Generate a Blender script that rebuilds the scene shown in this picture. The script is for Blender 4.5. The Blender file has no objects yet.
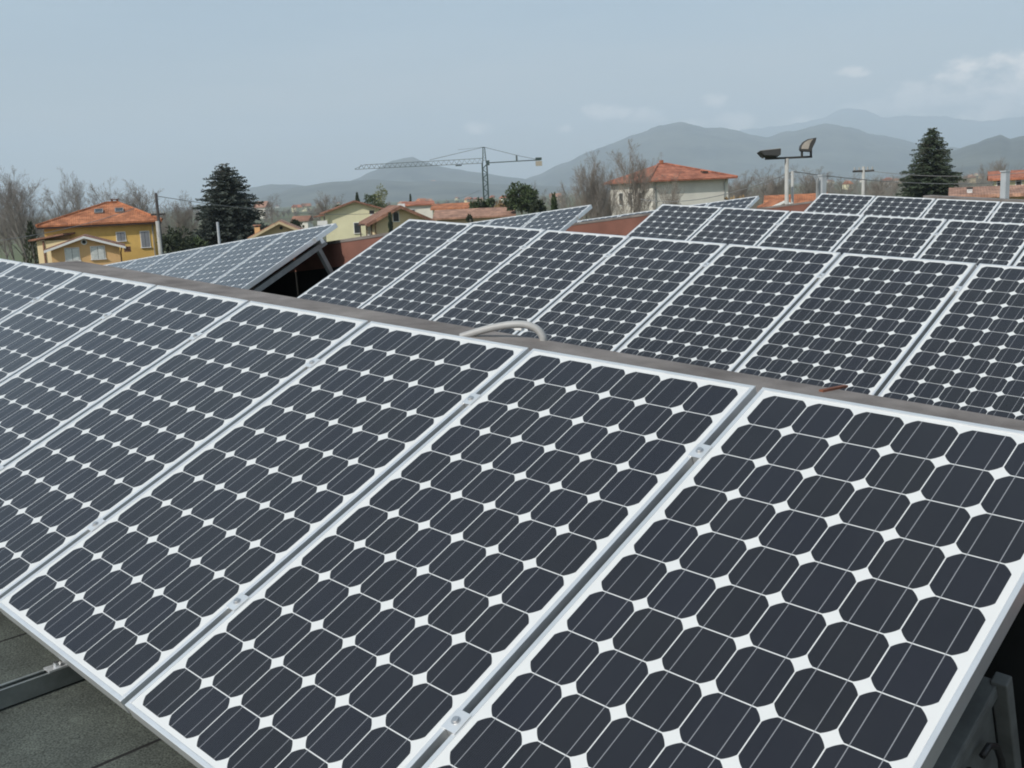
import bpy, bmesh, math, random
from mathutils import Vector, Matrix, noise
R = math.radians
random.seed(7)
sc = bpy.context.scene
COL = sc.collection

# ------------------------------------------------------------------ camera
CZ = 8.0                                   # eye height over the ground of the plain
F_PX = 1045.0
MW = [[0.99897057, -0.04536299, 0.0],      # camera (right, down, forward) -> world
      [-0.00810669, -0.17852321, 0.98390231],
      [-0.04463275, -0.98288947, -0.17870717]]
cam_d = bpy.data.cameras.new('camera')
cam = bpy.data.objects.new('camera', cam_d)
COL.objects.link(cam)
cam_d.sensor_width = 36.0
cam_d.lens = 36.0 * F_PX / 1024.0
cam_d.clip_start = 0.05
cam_d.clip_end = 60000
rot = Matrix([[MW[r][0], -MW[r][1], -MW[r][2]] for r in range(3)])
cam.matrix_world = Matrix.Translation((0, 0, CZ)) @ rot.to_4x4()
sc.camera = cam

# ------------------------------------------------------------------ light
SUN_EL = R(38)
SUN_H = Vector((-0.72, -0.69, 0)).normalized()
SUN_AZ = math.atan2(SUN_H.x, SUN_H.y)      # clockwise from +Y
world = bpy.data.worlds.new('World')
sc.world = world
world.use_nodes = True
wn, wl = world.node_tree.nodes, world.node_tree.links
wn.clear()
w_out = wn.new('ShaderNodeOutputWorld')
w_bg = wn.new('ShaderNodeBackground')
SKY_STRENGTH = 0.10
sky = wn.new('ShaderNodeTexSky')
sky.sky_type = 'NISHITA'
sky.sun_disc = False
sky.sun_elevation = SUN_EL
sky.sun_rotation = SUN_AZ
sky.altitude = 200
sky.air_density = 1.0
sky.dust_density = 2.5
sky.ozone_density = 1.2
w_bg.inputs['Strength'].default_value = SKY_STRENGTH
def wmath(op, a, b=None, clamp=False):
    n = wn.new('ShaderNodeMath'); n.operation = op; n.use_clamp = clamp
    for i, v in enumerate((a, b)):
        if v is None: continue
        if isinstance(v, (int, float)): n.inputs[i].default_value = v
        else: wl.new(v, n.inputs[i])
    return n.outputs[0]
def wsmooth(v, lo, hi):
    n = wn.new('ShaderNodeMapRange'); n.interpolation_type = 'SMOOTHSTEP'
    wl.new(v, n.inputs['Value']); n.inputs['From Min'].default_value = lo; n.inputs['From Max'].default_value = hi
    return n.outputs['Result']
tc = wn.new('ShaderNodeTexCoord')
sep = wn.new('ShaderNodeSeparateXYZ'); wl.new(tc.outputs['Generated'], sep.inputs[0])
def wnoise(scale, detail, rough, vec_scale, off=(0, 0, 0)):
    m = wn.new('ShaderNodeMapping'); m.inputs['Scale'].default_value = vec_scale; m.inputs['Location'].default_value = off
    wl.new(tc.outputs['Generated'], m.inputs['Vector'])
    n = wn.new('ShaderNodeTexNoise'); n.inputs['Scale'].default_value = scale
    n.inputs['Detail'].default_value = detail; n.inputs['Roughness'].default_value = rough
    wl.new(m.outputs[0], n.inputs['Vector'])
    return n.outputs['Fac']
def wmix(fac, a, b):
    n = wn.new('ShaderNodeMix'); n.data_type = 'RGBA'
    for k, v in ((0, fac), (6, a), (7, b)):
        if isinstance(v, (int, float, tuple)): n.inputs[k].default_value = v
        else: wl.new(v, n.inputs[k])
    return n.outputs[2]
# thin high veil, wispy streaks, and cumulus low in the north-east
veil = wmath('ADD', wmath('MULTIPLY', wsmooth(wnoise(2.2, 6, .6, (1, 1, 7)), .40, .72), .34), .45)
az = wmath('ARCTAN2', sep.outputs[0], sep.outputs[1])
el = wmath('ARCSINE', sep.outputs[2])
veil_col = wmix(wsmooth(el, .02, .17), (7.6, 6.2, 4.8, 1), (4.3, 5.35, 6.1, 1))
c1 = wmix(veil, sky.outputs[0], veil_col)
fray = wmath('MULTIPLY', wmath('SUBTRACT', wnoise(26, 9, .62, (1, 1, 1.7), (3.1, 1.7, .4)), .5), 5.2)
puffs = None        # where each puff stands in the sky and how big it is (in pixels of the photo's scale), weight
def sky_dir(x, y):
    q = ((x - 512) / F_PX, (y - 384) / F_PX, 1.0)
    d = Vector([sum(MW[r][k] * q[k] for k in range(3)) for r in range(3)]).normalized()
    return math.degrees(math.atan2(d.x, d.y)), math.degrees(math.asin(d.z))
for px_, py_, wx_, hy_, pk in ((990, 82, 48, 24, 1.0), (1030, 70, 44, 26, 1.0), (940, 98, 60, 16, .7), (1010, 108, 70, 26, .75), (850, 73, 16, 6, .6),
                               (712, 100, 15, 8, .65), (605, 113, 26, 9, .8), (650, 117, 20, 8, .6), (740, 122, 30, 9, .6), (790, 125, 38, 9, .55), (690, 124, 22, 6, .45),
                               (480, 128, 17, 8, .75), (565, 128, 9, 5, .6), (880, 108, 40, 10, .45)):
    pa, pe = sky_dir(px_, py_); pw, ph = math.degrees(wx_ / F_PX), math.degrees(hy_ / F_PX)
    dx = wmath('DIVIDE', wmath('SUBTRACT', az, R(pa)), R(pw)); dy = wmath('DIVIDE', wmath('SUBTRACT', el, R(pe)), R(ph))
    d2 = wmath('ADD', wmath('MULTIPLY', dx, dx), wmath('MULTIPLY', dy, dy))
    m = wmath('MULTIPLY', wsmooth(wmath('ADD', wmath('SUBTRACT', 1.0, d2), fray), -.1, 1.3), pk)
    puffs = m if puffs is None else wmath('MAXIMUM', puffs, m)
cum = wmath('MULTIPLY', puffs, .85)
c2 = wmix(cum, c1, (19.0, 16.4, 14.2, 1))
wl.new(c2, w_bg.inputs['Color'])
wl.new(w_bg.outputs[0], w_out.inputs['Surface'])

sun_d = bpy.data.lights.new('sun', 'SUN')
sun_d.energy = 3.7
sun_d.angle = R(0.6)
sun_d.color = (1.0, 0.955, 0.89)
sun = bpy.data.objects.new('sun', sun_d)
COL.objects.link(sun)
sdir = Vector((SUN_H.x * math.cos(SUN_EL), SUN_H.y * math.cos(SUN_EL), math.sin(SUN_EL)))
sun.rotation_euler = sdir.to_track_quat('Z', 'Y').to_euler()
sun.location = (-20, -20, 40)

sc.view_settings.view_transform = 'Standard'
sc.view_settings.look = 'None'
sc.view_settings.exposure = 0.20
sc.view_settings.gamma = 1.0
sc.view_settings.use_curve_mapping = False
sc.render.engine = 'CYCLES'
sc.cycles.use_denoising = True
sc.cycles.filter_width = 1.9
sc.cycles.volume_bounces = 2
sc.cycles.max_bounces = 6

# ------------------------------------------------------------------ materials
def mat(name, base, rough=.8, metal=0.0, var=0.0, scale=4.0, bump=0.0, bscale=40.0, coat=0.0, base2=None, stretch=(1, 1, 1)):
    m = bpy.data.materials.new(name); m.use_nodes = True
    nt = m.node_tree; b = nt.nodes['Principled BSDF']
    b.inputs['Roughness'].default_value = rough
    b.inputs['Metallic'].default_value = metal
    if coat: b.inputs['Coat Weight'].default_value = coat; b.inputs['Coat Roughness'].default_value = .08
    c = (*base, 1)
    if var or base2:
        t = nt.nodes.new('ShaderNodeTexCoord')
        mp = nt.nodes.new('ShaderNodeMapping'); mp.inputs['Scale'].default_value = stretch
        nt.links.new(t.outputs['Object'], mp.inputs['Vector'])
        n = nt.nodes.new('ShaderNodeTexNoise'); n.inputs['Scale'].default_value = scale
        n.inputs['Detail'].default_value = 7; n.inputs['Roughness'].default_value = .62
        nt.links.new(mp.outputs[0], n.inputs['Vector'])
        r = nt.nodes.new('ShaderNodeValToRGB')
        lo = tuple(x * (1 - var) for x in base); hi = tuple(min(1, x * (1 + var)) for x in (base2 or base))
        r.color_ramp.elements[0].position = .33; r.color_ramp.elements[0].color = (*lo, 1)
        r.color_ramp.elements[1].position = .67; r.color_ramp.elements[1].color = (*hi, 1)
        nt.links.new(n.outputs['Fac'], r.inputs['Fac']); nt.links.new(r.outputs[0], b.inputs['Base Color'])
        if bump:
            n2 = nt.nodes.new('ShaderNodeTexNoise'); n2.inputs['Scale'].default_value = bscale
            n2.inputs['Detail'].default_value = 4
            nt.links.new(mp.outputs[0], n2.inputs['Vector'])
            bp = nt.nodes.new('ShaderNodeBump'); bp.inputs['Strength'].default_value = bump; bp.inputs['Distance'].default_value = .02
            nt.links.new(n2.outputs['Fac'], bp.inputs['Height']); nt.links.new(bp.outputs[0], b.inputs['Normal'])
    else:
        b.inputs['Base Color'].default_value = c
    return m

def tile_mat(name, a, b_, pitch=.25):
    """clay roof tiles: courses across the slope, stained by age"""
    m = mat(name, a, .9, var=.28, scale=.9, base2=b_)
    nt = m.node_tree; bs = nt.nodes['Principled BSDF']
    t = nt.nodes.new('ShaderNodeTexCoord')
    w = nt.nodes.new('ShaderNodeTexWave'); w.wave_type = 'BANDS'; w.bands_direction = 'X'
    w.inputs['Scale'].default_value = 1.0 / pitch / 3.1416 * 1.57; w.inputs['Distortion'].default_value = .6
    nt.links.new(t.outputs['Object'], w.inputs['Vector'])
    bp = nt.nodes.new('ShaderNodeBump'); bp.inputs['Strength'].default_value = .5; bp.inputs['Distance'].default_value = .05
    nt.links.new(w.outputs['Fac'], bp.inputs['Height']); nt.links.new(bp.outputs[0], bs.inputs['Normal'])
    v = nt.nodes.new('ShaderNodeTexVoronoi'); v.inputs['Scale'].default_value = 3.2
    nt.links.new(t.outputs['Object'], v.inputs['Vector'])
    hs = nt.nodes.new('ShaderNodeHueSaturation')
    mr = nt.nodes.new('ShaderNodeMapRange'); mr.inputs['To Min'].default_value = .72; mr.inputs['To Max'].default_value = 1.25
    sp = nt.nodes.new('ShaderNodeSeparateColor'); nt.links.new(v.outputs['Color'], sp.inputs[0])
    nt.links.new(sp.outputs[0], mr.inputs['Value']); nt.links.new(mr.outputs[0], hs.inputs['Value'])
    old = bs.inputs['Base Color'].links[0].from_socket
    nt.links.new(old, hs.inputs['Color']); nt.links.new(hs.outputs[0], bs.inputs['Base Color'])
    return m

PW, PH, PITCH = .8178, 1.578, .8396          # panel size and spacing
CELL, MU, MV = .1276, (.8178 - 6 * .1276) / 2, (1.578 - 12 * .1276) / 2
def laminate_mat():
    m = bpy.data.materials.new('solar_cells_under_glass'); m.use_nodes = True
    nt = m.node_tree; N = nt.nodes; L = nt.links; b = N['Principled BSDF']
    def mt(op, a, b2=None, c=None):
        n = N.new('ShaderNodeMath'); n.operation = op
        for i, v in enumerate((a, b2, c)):
            if v is None: continue
            if isinstance(v, (int, float)): n.inputs[i].default_value = v
            else: L.new(v, n.inputs[i])
        return n.outputs[0]
    t = N.new('ShaderNodeTexCoord'); s = N.new('ShaderNodeSeparateXYZ'); L.new(t.outputs['Object'], s.inputs[0])
    xc = mt('DIVIDE', mt('ADD', s.outputs[0], PW / 2 - MU), CELL)
    yc = mt('DIVIDE', mt('SUBTRACT', s.outputs[1], MV), CELL)
    fx = mt('MULTIPLY', mt('ABSOLUTE', mt('SUBTRACT', mt('FRACT', xc), .5)), CELL)
    fy = mt('MULTIPLY', mt('ABSOLUTE', mt('SUBTRACT', mt('FRACT', yc), .5)), CELL)
    inside = mt('MULTIPLY', mt('MULTIPLY', mt('GREATER_THAN', xc, 0), mt('LESS_THAN', xc, 6)),
                mt('MULTIPLY', mt('GREATER_THAN', yc, 0), mt('LESS_THAN', yc, 12)))
    r2 = mt('ADD', mt('MULTIPLY', fx, fx), mt('MULTIPLY', fy, fy))
    cell = mt('MULTIPLY', mt('MULTIPLY', mt('LESS_THAN', fx, .0625), mt('LESS_THAN', fy, .0625)), mt('LESS_THAN', r2, .0748 ** 2))
    cell = mt('MULTIPLY', cell, inside)
    bus = mt('MULTIPLY', mt('LESS_THAN', mt('ABSOLUTE', mt('SUBTRACT', fx, .031)), .0009), inside)
    oi = N.new('ShaderNodeObjectInfo')
    cb = N.new('ShaderNodeCombineXYZ')
    L.new(mt('FLOOR', xc), cb.inputs[0]); L.new(mt('FLOOR', yc), cb.inputs[1]); L.new(mt('MULTIPLY', oi.outputs['Random'], 97.0), cb.inputs[2])
    wnz = N.new('ShaderNodeTexWhiteNoise'); wnz.noise_dimensions = '3D'; L.new(cb.outputs[0], wnz.inputs['Vector'])
    def mix(f, a, c):
        n = N.new('ShaderNodeMix'); n.data_type = 'RGBA'
        for k, v in ((0, f), (6, a), (7, c)):
            if isinstance(v, (int, float, tuple)): n.inputs[k].default_value = v
            else: L.new(v, n.inputs[k])
        return n.outputs[2]
    tint = mix(wnz.outputs['Value'], (.0042, .0046, .0075, 1), (.0048, .0055, .0115, 1))
    fing = mt('MULTIPLY', mt('GREATER_THAN', mt('FRACT', mt('DIVIDE', s.outputs[1], .0028)), .78), .42)
    tint = mix(fing, tint, (.10, .105, .115, 1))
    dn = N.new('ShaderNodeTexNoise'); dn.inputs['Scale'].default_value = 5; dn.inputs['Detail'].default_value = 8
    L.new(t.outputs['Object'], dn.inputs['Vector'])
    back = mix(dn.outputs['Fac'], (.58, .595, .595, 1), (.655, .665, .655, 1))
    col = mix(cell, back, tint)
    col = mix(mt('MULTIPLY', bus, .8), col, (.30, .31, .33, 1))
    # thin film of dust on the glass
    dr = N.new('ShaderNodeMapRange'); dr.inputs['From Min'].default_value = .35; dr.inputs['From Max'].default_value = .75
    dr.inputs['To Min'].default_value = .001; dr.inputs['To Max'].default_value = .010
    L.new(dn.outputs['Fac'], dr.inputs['Value'])
    col = mix(dr.outputs[0], col, (.42, .41, .38, 1))
    L.new(col, b.inputs['Base Color'])
    b.inputs['Roughness'].default_value = .13
    b.inputs['IOR'].default_value = 1.5
    return m

def felt_mat():
    m = mat('roofing_felt', (.055, .064, .056), .95, var=.25, scale=3.0, bump=.12, bscale=600, base2=(.074, .085, .073))
    nt = m.node_tree; bs = nt.nodes['Principled BSDF']; L = nt.links
    t = nt.nodes.new('ShaderNodeTexCoord'); s = nt.nodes.new('ShaderNodeSeparateXYZ'); L.new(t.outputs['Object'], s.inputs[0])
    def mt(op, a, b2):
        n = nt.nodes.new('ShaderNodeMath'); n.operation = op
        for i, v in enumerate((a, b2)):
            if isinstance(v, (int, float)): n.inputs[i].default_value = v
            else: L.new(v, n.inputs[i])
        return n.outputs[0]
    fr = mt('FRACT', mt('DIVIDE', mt('ADD', s.outputs[0], 3.21 + .846 * 40), .846), 0)
    line = mt('LESS_THAN', fr, .013)
    gr = nt.nodes.new('ShaderNodeTexNoise'); gr.inputs['Scale'].default_value = 210; gr.inputs['Detail'].default_value = 2
    L.new(t.outputs['Object'], gr.inputs['Vector'])
    old = bs.inputs['Base Color'].links[0].from_socket
    hs = nt.nodes.new('ShaderNodeHueSaturation'); L.new(old, hs.inputs['Color'])
    L.new(mt('ADD', mt('MULTIPLY', gr.outputs['Fac'], 3.2), -.6), hs.inputs['Value'])
    mx = nt.nodes.new('ShaderNodeMix'); mx.data_type = 'RGBA'; L.new(line, mx.inputs[0]); L.new(hs.outputs[0], mx.inputs[6])
    mx.inputs[7].default_value = (.006, .006, .006, 1)
    L.new(mx.outputs[2], bs.inputs['Base Color'])
    return m

M = {
 'laminate': laminate_mat(),
 'alu': mat('anodised_aluminium', (.84, .85, .85), .40, .75, var=.06, scale=9),
 'steel': mat('galvanised_steel', (.24, .26, .25), .5, .6, var=.2, scale=14),
 'steel_dull': mat('dull_zinc', (.30, .31, .31), .6, .3, var=.2, scale=10),
 'case_dark': mat('dusty_dark_grey_metal', (.15, .158, .152), .7, .2, var=.25, scale=12),
 'shade_black': mat('painted_shade_black', (.012, .0125, .012), .9, var=.3, scale=6),  # near-black that paints shade onto the lower parapet faces
 'bolt': mat('stainless_bolt', (.6, .6, .6), .3, .9),
 'black': mat('black_rubber', (.015, .015, .016), .5),
 'felt': felt_mat(),
 'parapet': mat('painted_brown_parapet', (.185, .084, .062), .85, var=.22, scale=2.2, bump=.2, bscale=60),
 'coping': mat('weathered_coping', (.150, .132, .122), .93, var=.26, scale=3.5, bump=.4, bscale=110, base2=(.195, .176, .163)),
 'conduit': mat('grey_pvc', (.36, .36, .35), .5, var=.08, scale=20),
 'rust': mat('rusted_iron', (.16, .06, .035), .9, var=.4, scale=30),
 'plaster_shed': mat('warehouse_plaster', (.42, .39, .34), .9, var=.15, scale=.6),
 'yellow': mat('ochre_plaster', (.66, .42, .12), .92, var=.12, scale=.5, base2=(.70, .46, .14)),
 'peach': mat('peach_plaster', (.68, .43, .20), .92, var=.10, scale=.6),
 'cream': mat('cream_plaster', (.70, .67, .45), .92, var=.08, scale=.4),
 'apricot': mat('apricot_plaster', (.70, .57, .34), .92, var=.08, scale=.5),
 'tan': mat('tan_plaster', (.52, .42, .26), .92, var=.12, scale=.5),
 'white': mat('white_plaster', (.68, .655, .58), .92, var=.09, scale=.4),
 'paint_white': mat('white_paint', (.75, .75, .73), .6),
 'shutter_white': mat('white_shutter', (.66, .68, .66), .6, var=.1, scale=6),
 'shutter_grey': mat('grey_shutter', (.26, .27, .29), .7, var=.1, scale=6),
 'shutter_dark': mat('dark_green_shutter', (.035, .042, .045), .6, var=.2, scale=6),
 'glass': mat('window_glass', (.02, .024, .028), .08),
 'tile_orange': tile_mat('orange_clay_tile', (.34, .118, .050), (.38, .15, .07)),
 'tile_red': tile_mat('red_clay_tile', (.31, .105, .060), (.35, .135, .08)),
 'tile_brown': tile_mat('brown_clay_tile', (.20, .095, .06), (.25, .13, .085)),
 'tile_pink': tile_mat('faded_clay_tile', (.30, .165, .115), (.35, .20, .14)),
 'wood_dark': mat('dark_wood', (.06, .035, .025), .8, var=.2),
 'brick': mat('brick', (.32, .13, .07), .9, var=.2, scale=6),
 'concrete': mat('pole_concrete', (.36, .36, .34), .9, var=.15, scale=2),
 'pole_dark': mat('tarred_wood', (.045, .04, .038), .9, var=.25, scale=3),
 'post_grey': mat('light_grey_metal', (.45, .48, .50), .55, .2, var=.1, scale=3),
 'lamp_body': mat('floodlight_casting', (.05, .05, .048), .6, .3),
 'lamp_glass': mat('floodlight_glass', (.33, .30, .26), .25, var=.15, scale=5),
 'crane_green': mat('crane_green_paint', (.018, .040, .031), .6, var=.2, scale=1),
 'crane_grey': mat('crane_grey_paint', (.06, .075, .07), .6),
 'ballast': mat('pale_ballast', (.34, .30, .23), .9),
 'bark': mat('grey_bark', (.17, .155, .135), .95, var=.3, scale=2),
 'bark_pale': mat('pale_bark', (.26, .24, .215), .95, var=.3, scale=2),
 'twig': mat('winter_twigs', (.185, .168, .152), .95, var=.3, scale=1.2),
 'twig_warm': mat('budding_twigs', (.215, .186, .158), .95, var=.3, scale=1.2),
 'needle': mat('dark_needles', (.020, .034, .019), .85, var=.45, scale=1.3, base2=(.040, .058, .030)),
 'needle_grey': mat('grey_green_needles', (.026, .036, .030), .85, var=.4, scale=1.1, base2=(.052, .066, .054)),
 'leaf': mat('dark_leaves', (.024, .042, .016), .8, var=.45, scale=1.6, base2=(.055, .08, .028)),
 'leaf_spring': mat('spring_leaves', (.12, .135, .055), .8, var=.35, scale=1.2, base2=(.17, .18, .075)),
 'ivy': mat('ivy_leaves', (.030, .042, .018), .8, var=.4, scale=1.6),
 'golden': mat('dry_golden_foliage', (.24, .17, .085), .9, var=.25, scale=1.2),
 'wire': mat('cable', (.22, .22, .22), .7),
 'ground': mat('fields', (.105, .095, .06), .97, var=.3, scale=.012, base2=(.085, .105, .045)),
 'hill': mat('wooded_slope', (.030, .036, .030), .97, var=.55, scale=.005, base2=(.060, .062, .046)),
}

# ------------------------------------------------------------------ mesh helpers
class MB:
    def __init__(s): s.v = []; s.f = []
    def add(s, vs, fs, mtx=None):
        o = len(s.v)
        s.v += [tuple(mtx @ Vector(p)) if mtx else tuple(p) for p in vs]
        s.f += [tuple(i + o for i in f) for f in fs]
        return s
    def box(s, x0, y0, z0, x1, y1, z1, mtx=None):
        vs = [(x, y, z) for z in (z0, z1) for y in (y0, y1) for x in (x0, x1)]
        return s.add(vs, [(0, 2, 3, 1), (4, 5, 7, 6), (0, 1, 5, 4), (2, 6, 7, 3), (0, 4, 6, 2), (1, 3, 7, 5)], mtx)
    def prism(s, poly, y0, y1, mtx=None):
        """poly: (x, z) outline, extruded along y"""
        n = len(poly)
        a = sum(poly[i][0] * poly[(i + 1) % n][1] - poly[(i + 1) % n][0] * poly[i][1] for i in range(n))
        if a < 0: poly = poly[::-1]
        vs = [(x, y0, z) for x, z in poly] + [(x, y1, z) for x, z in poly]
        fs = [tuple(range(n)), tuple(range(2 * n - 1, n - 1, -1))]
        fs += [(i, i + n, (i + 1) % n + n, (i + 1) % n) for i in range(n)]
        return s.add(vs, fs, mtx)
    def bar(s, a, b, w, h=None, up=(0, 0, 1)):
        a = Vector(a); b = Vector(b); h = h or w
        z = (b - a).normalized(); u = Vector(up)
        if abs(z.dot(u)) > .98: u = Vector((1, 0, 0))
        x = z.cross(u).normalized(); y = x.cross(z).normalized()
        vs = [p + x * (i * w / 2) + y * (j * h / 2) for p in (a, b) for i, j in ((-1, -1), (1, -1), (1, 1), (-1, 1))]
        return s.add(vs, [(3, 2, 1, 0), (4, 5, 6, 7), (0, 1, 5, 4), (1, 2, 6, 5), (2, 3, 7, 6), (3, 0, 4, 7)])
    def tube(s, pts, rad, n=8, cap=True):
        pts = [Vector(p) for p in pts]
        if not isinstance(rad, (list, tuple)): rad = [rad] * len(pts)
        o = len(s.v); ref = None
        for i, p in enumerate(pts):
            d = (pts[min(i + 1, len(pts) - 1)] - pts[max(i - 1, 0)])
            d = d.normalized() if d.length > 1e-9 else Vector((0, 0, 1))
            if ref is None:
                ref = Vector((0, 0, 1)) if abs(d.z) < .9 else Vector((1, 0, 0))
            x = d.cross(ref); x = x.normalized() if x.length > 1e-6 else Vector((1, 0, 0))
            y = x.cross(d); ref = y
            for k in range(n):
                a = 2 * math.pi * k / n
                s.v.append(tuple(p + (x * math.cos(a) + y * math.sin(a)) * rad[i]))
        for i in range(len(pts) - 1):
            for k in range(n):
                a = o + i * n + k; b = o + i * n + (k + 1) % n
                s.f.append((a, a + n, b + n, b))
        if cap:
            s.f.append(tuple(o + k for k in range(n)))
            s.f.append(tuple(o + (len(pts) - 1) * n + k for k in range(n - 1, -1, -1)))
        return s
    def build(s, name, material, parent=None, smooth=False, bevel=0):
        me = bpy.data.meshes.new(name); me.from_pydata(s.v, [], s.f); me.update()
        me.materials.append(material)
        if smooth:
            for p in me.polygons: p.use_smooth = True
        o = bpy.data.objects.new(name, me); COL.objects.link(o)
        if parent: o.parent = parent
        if bevel:
            md = o.modifiers.new('bevel', 'BEVEL'); md.width = bevel; md.segments = 2; md.limit_method = 'ANGLE'
        return o

def tag(o, label=None, cat=None, group=None, kind=None):
    for k, v in (('label', label), ('category', cat), ('group', group), ('kind', kind)):
        if v: o[k] = v
    return o
def empty(name, loc=(0, 0, 0), rz=0, label=None, cat=None, group=None):
    o = bpy.data.objects.new(name, None); COL.objects.link(o)
    o.location = loc; o.rotation_euler = (0, 0, rz); o.empty_display_size = .2
    return tag(o, label, cat, group)
def copy_tree(o, parent=None):
    c = o.copy(); COL.objects.link(c)
    if parent: c.parent = parent
    for ch in list(o.children): copy_tree(ch, c)
    return c
def ray(x, y):
    q = ((x - 512) / F_PX, (y - 384) / F_PX, 1.0)
    return Vector([sum(MW[r][k] * q[k] for k in range(3)) for r in range(3)])
def at(x, y, Y):
    """world point seen at that pixel, Y metres ahead of the camera"""
    r = ray(x, y); return Vector((0, 0, CZ)) + r * (Y / r.y)
def hz(x): return 384 + F_PX * math.tan(R(-10.29)) - (x - 512) * .0454     # the horizon
EX = Vector((.71605, -.69805, 0)); DX = Vector((.69805, .71605, 0))
ROOF_RZ = math.atan2(EX.y, EX.x)
def at_d(x, y, d):
    r = ray(x, y); return Vector((0, 0, CZ)) + r * (d / r.dot(DX))
def ed(e, d, z): return EX * e + DX * d + Vector((0, 0, CZ + z))

# ------------------------------------------------------------------ ground, hills
g = MB()
n = 48
g.v.append((0, 0, 0))
for rr in (60, 400, 3000, 16000):
    for k in range(n):
        a = 2 * math.pi * k / n; g.v.append((rr * math.cos(a), rr * math.sin(a), 0))
for k in range(n): g.f.append((0, 1 + k, 1 + (k + 1) % n))
for j in range(3):
    for k in range(n):
        a = 1 + j * n + k; b = 1 + j * n + (k + 1) % n
        g.f.append((a, a + n, b + n, b))
tag(g.build('ground', M['ground']), kind='structure')

def interp(prof, x):
    if x <= prof[0][0]: return prof[0][1]
    for (x0, y0), (x1, y1) in zip(prof, prof[1:]):
        if x <= x1:
            t = (x - x0) / (x1 - x0); t = t * t * (3 - 2 * t) * .5 + t * .5
            return y0 + (y1 - y0) * t
    return prof[-1][1]
def hills(prof, dist, depth, seed, rough=.05, step=2.5, name='hills'):
    """a real range: its crest at that distance, slopes falling to the plain in front and behind"""
    b = MB(); x0, x1 = prof[0][0], prof[-1][0]
    nx = int((x1 - x0) / step) + 1; ny = 40
    for j in range(ny + 1):
        t = j / ny                                   # 0 front foot .. .62 crest .. 1 rear foot
        for i in range(nx):
            px = x0 + (x1 - x0) * i / (nx - 1)
            dd = dist + depth * (t - .62) * 1.6
            crest = max(0, (hz(px) - interp(prof, px)) / F_PX * dist + CZ)
            s = min(1, t / .62) if t <= .62 else max(0, 1 - (t - .62) / .38)
            s = s * s * (3 - 2 * s)
            dirx = (px - 512) / F_PX
            p = Vector((dirx * dd, dd, 0))
            nz = noise.fractal(Vector((p.x / 700 + seed, p.y / 700, seed)), 1.0, 2.0, 6)
            h = crest * s * (1 + .45 * nz * (1 - s)) + crest * rough * nz * s + crest * .035 * noise.fractal(Vector((p.x / 160, p.y / 160, seed)), 1.0, 2.0, 4) * min(1, s * 2)
            b.v.append((p.x, p.y, max(-3, h - 2)))
    for j in range(ny):
        for i in range(nx - 1):
            a = j * nx + i; b.f.append((a, a + 1, a + nx + 1, a + nx))
    return tag(b.build(name, M['hill'], smooth=True), kind='structure')
hills([(560, 178), (640, 152), (690, 138), (730, 136), (790, 128), (822, 122), (850, 112), (868, 114), (885, 121), (930, 119), (980, 123), (1060, 116), (1200, 130), (1350, 150)], 14500, 3000, 4.2, .02)
hills([(470, 200), (515, 186), (545, 176), (572, 164), (600, 152), (640, 139), (668, 130), (688, 127), (712, 130), (745, 134), (772, 139), (795, 133), (828, 127), (850, 129), (880, 137), (930, 146), (1024, 158), (1150, 168)], 7400, 2600, 1.3, .03)
hills([(320, 203), (345, 190), (367, 180), (386, 172), (406, 162.5), (417, 159.4), (425, 158.4), (434, 162), (448, 166), (464, 169.5), (482, 172.5), (527, 178), (560, 184), (620, 189)], 6600, 1800, 2.1, .03)
hills([(205, 205), (250, 192), (268, 187), (285, 184), (308, 185), (335, 189), (380, 198)], 6100, 1500, 3.3, .03)
hills([(250, 206), (285, 194), (310, 187), (345, 182), (385, 180), (420, 182), (450, 181), (500, 184), (560, 186), (610, 188), (660, 188)], 4700, 1300, 6.4, .04)
hills([(890, 178), (930, 163), (955, 151), (975, 144), (988, 139), (1000, 136), (1010, 140), (1024, 137), (1060, 128), (1130, 122), (1250, 130), (1400, 150)], 4200, 1500, 8.8, .05)
hills([(-500, 228), (-300, 212), (-150, 208), (-60, 211), (40, 209), (120, 209), (200, 207), (260, 205)], 6900, 1600, 5.5, .04)

hb = MB().box(-9500, -2500, -1, 11500, 17500, 1180)
hz_o = hb.build('haze', M['ground']); tag(hz_o, kind='stuff')
hm = bpy.data.materials.new('hazy_air'); hm.use_nodes = True
hm.node_tree.nodes.remove(hm.node_tree.nodes['Principled BSDF'])
pv = hm.node_tree.nodes.new('ShaderNodeVolumePrincipled')
pv.inputs['Color'].default_value = (.73, .85, .97, 1)
pv.inputs['Density'].default_value = 1.6e-4
pv.inputs['Anisotropy'].default_value = 0.0
hm.node_tree.links.new(pv.outputs[0], hm.node_tree.nodes['Material Output'].inputs['Volume'])
hz_o.data.materials[0] = hm
hz_o.display_type = 'WIRE'

# ------------------------------------------------------------------ the warehouse we stand on (local x = along the rows, y = up the rows)
wh = empty('warehouse', (0, 0, CZ), ROOF_RZ, 'low warehouse under the panels, shallow gabled roof of dark felt with brown parapets', 'building')
E0, E1, D0, D1, ER = -17.0, 9.5, -7.0, 16.6, -7.65
def zroof(e): return -1.0 - (.058 * (e - ER) if e > ER else .088 * (ER - e))
b = MB()
for z_off in (0, -.25):
    pass
b.add([(E0, D0, zroof(E0)), (ER, D0, zroof(ER)), (E1, D0, zroof(E1)), (E0, D1, zroof(E0)), (ER, D1, zroof(ER)), (E1, D1, zroof(E1))],
      [(0, 1, 4, 3), (1, 2, 5, 4)])
b.build('roof', M['felt'], wh)
b = MB()
b.prism([(E0 + .1, -CZ), (E1 - .1, -CZ), (E1 - .1, zroof(E1) - .05), (ER, zroof(ER) - .05), (E0 + .1, zroof(E0) - .05)], D0 + .1, D1 - .1)
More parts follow.
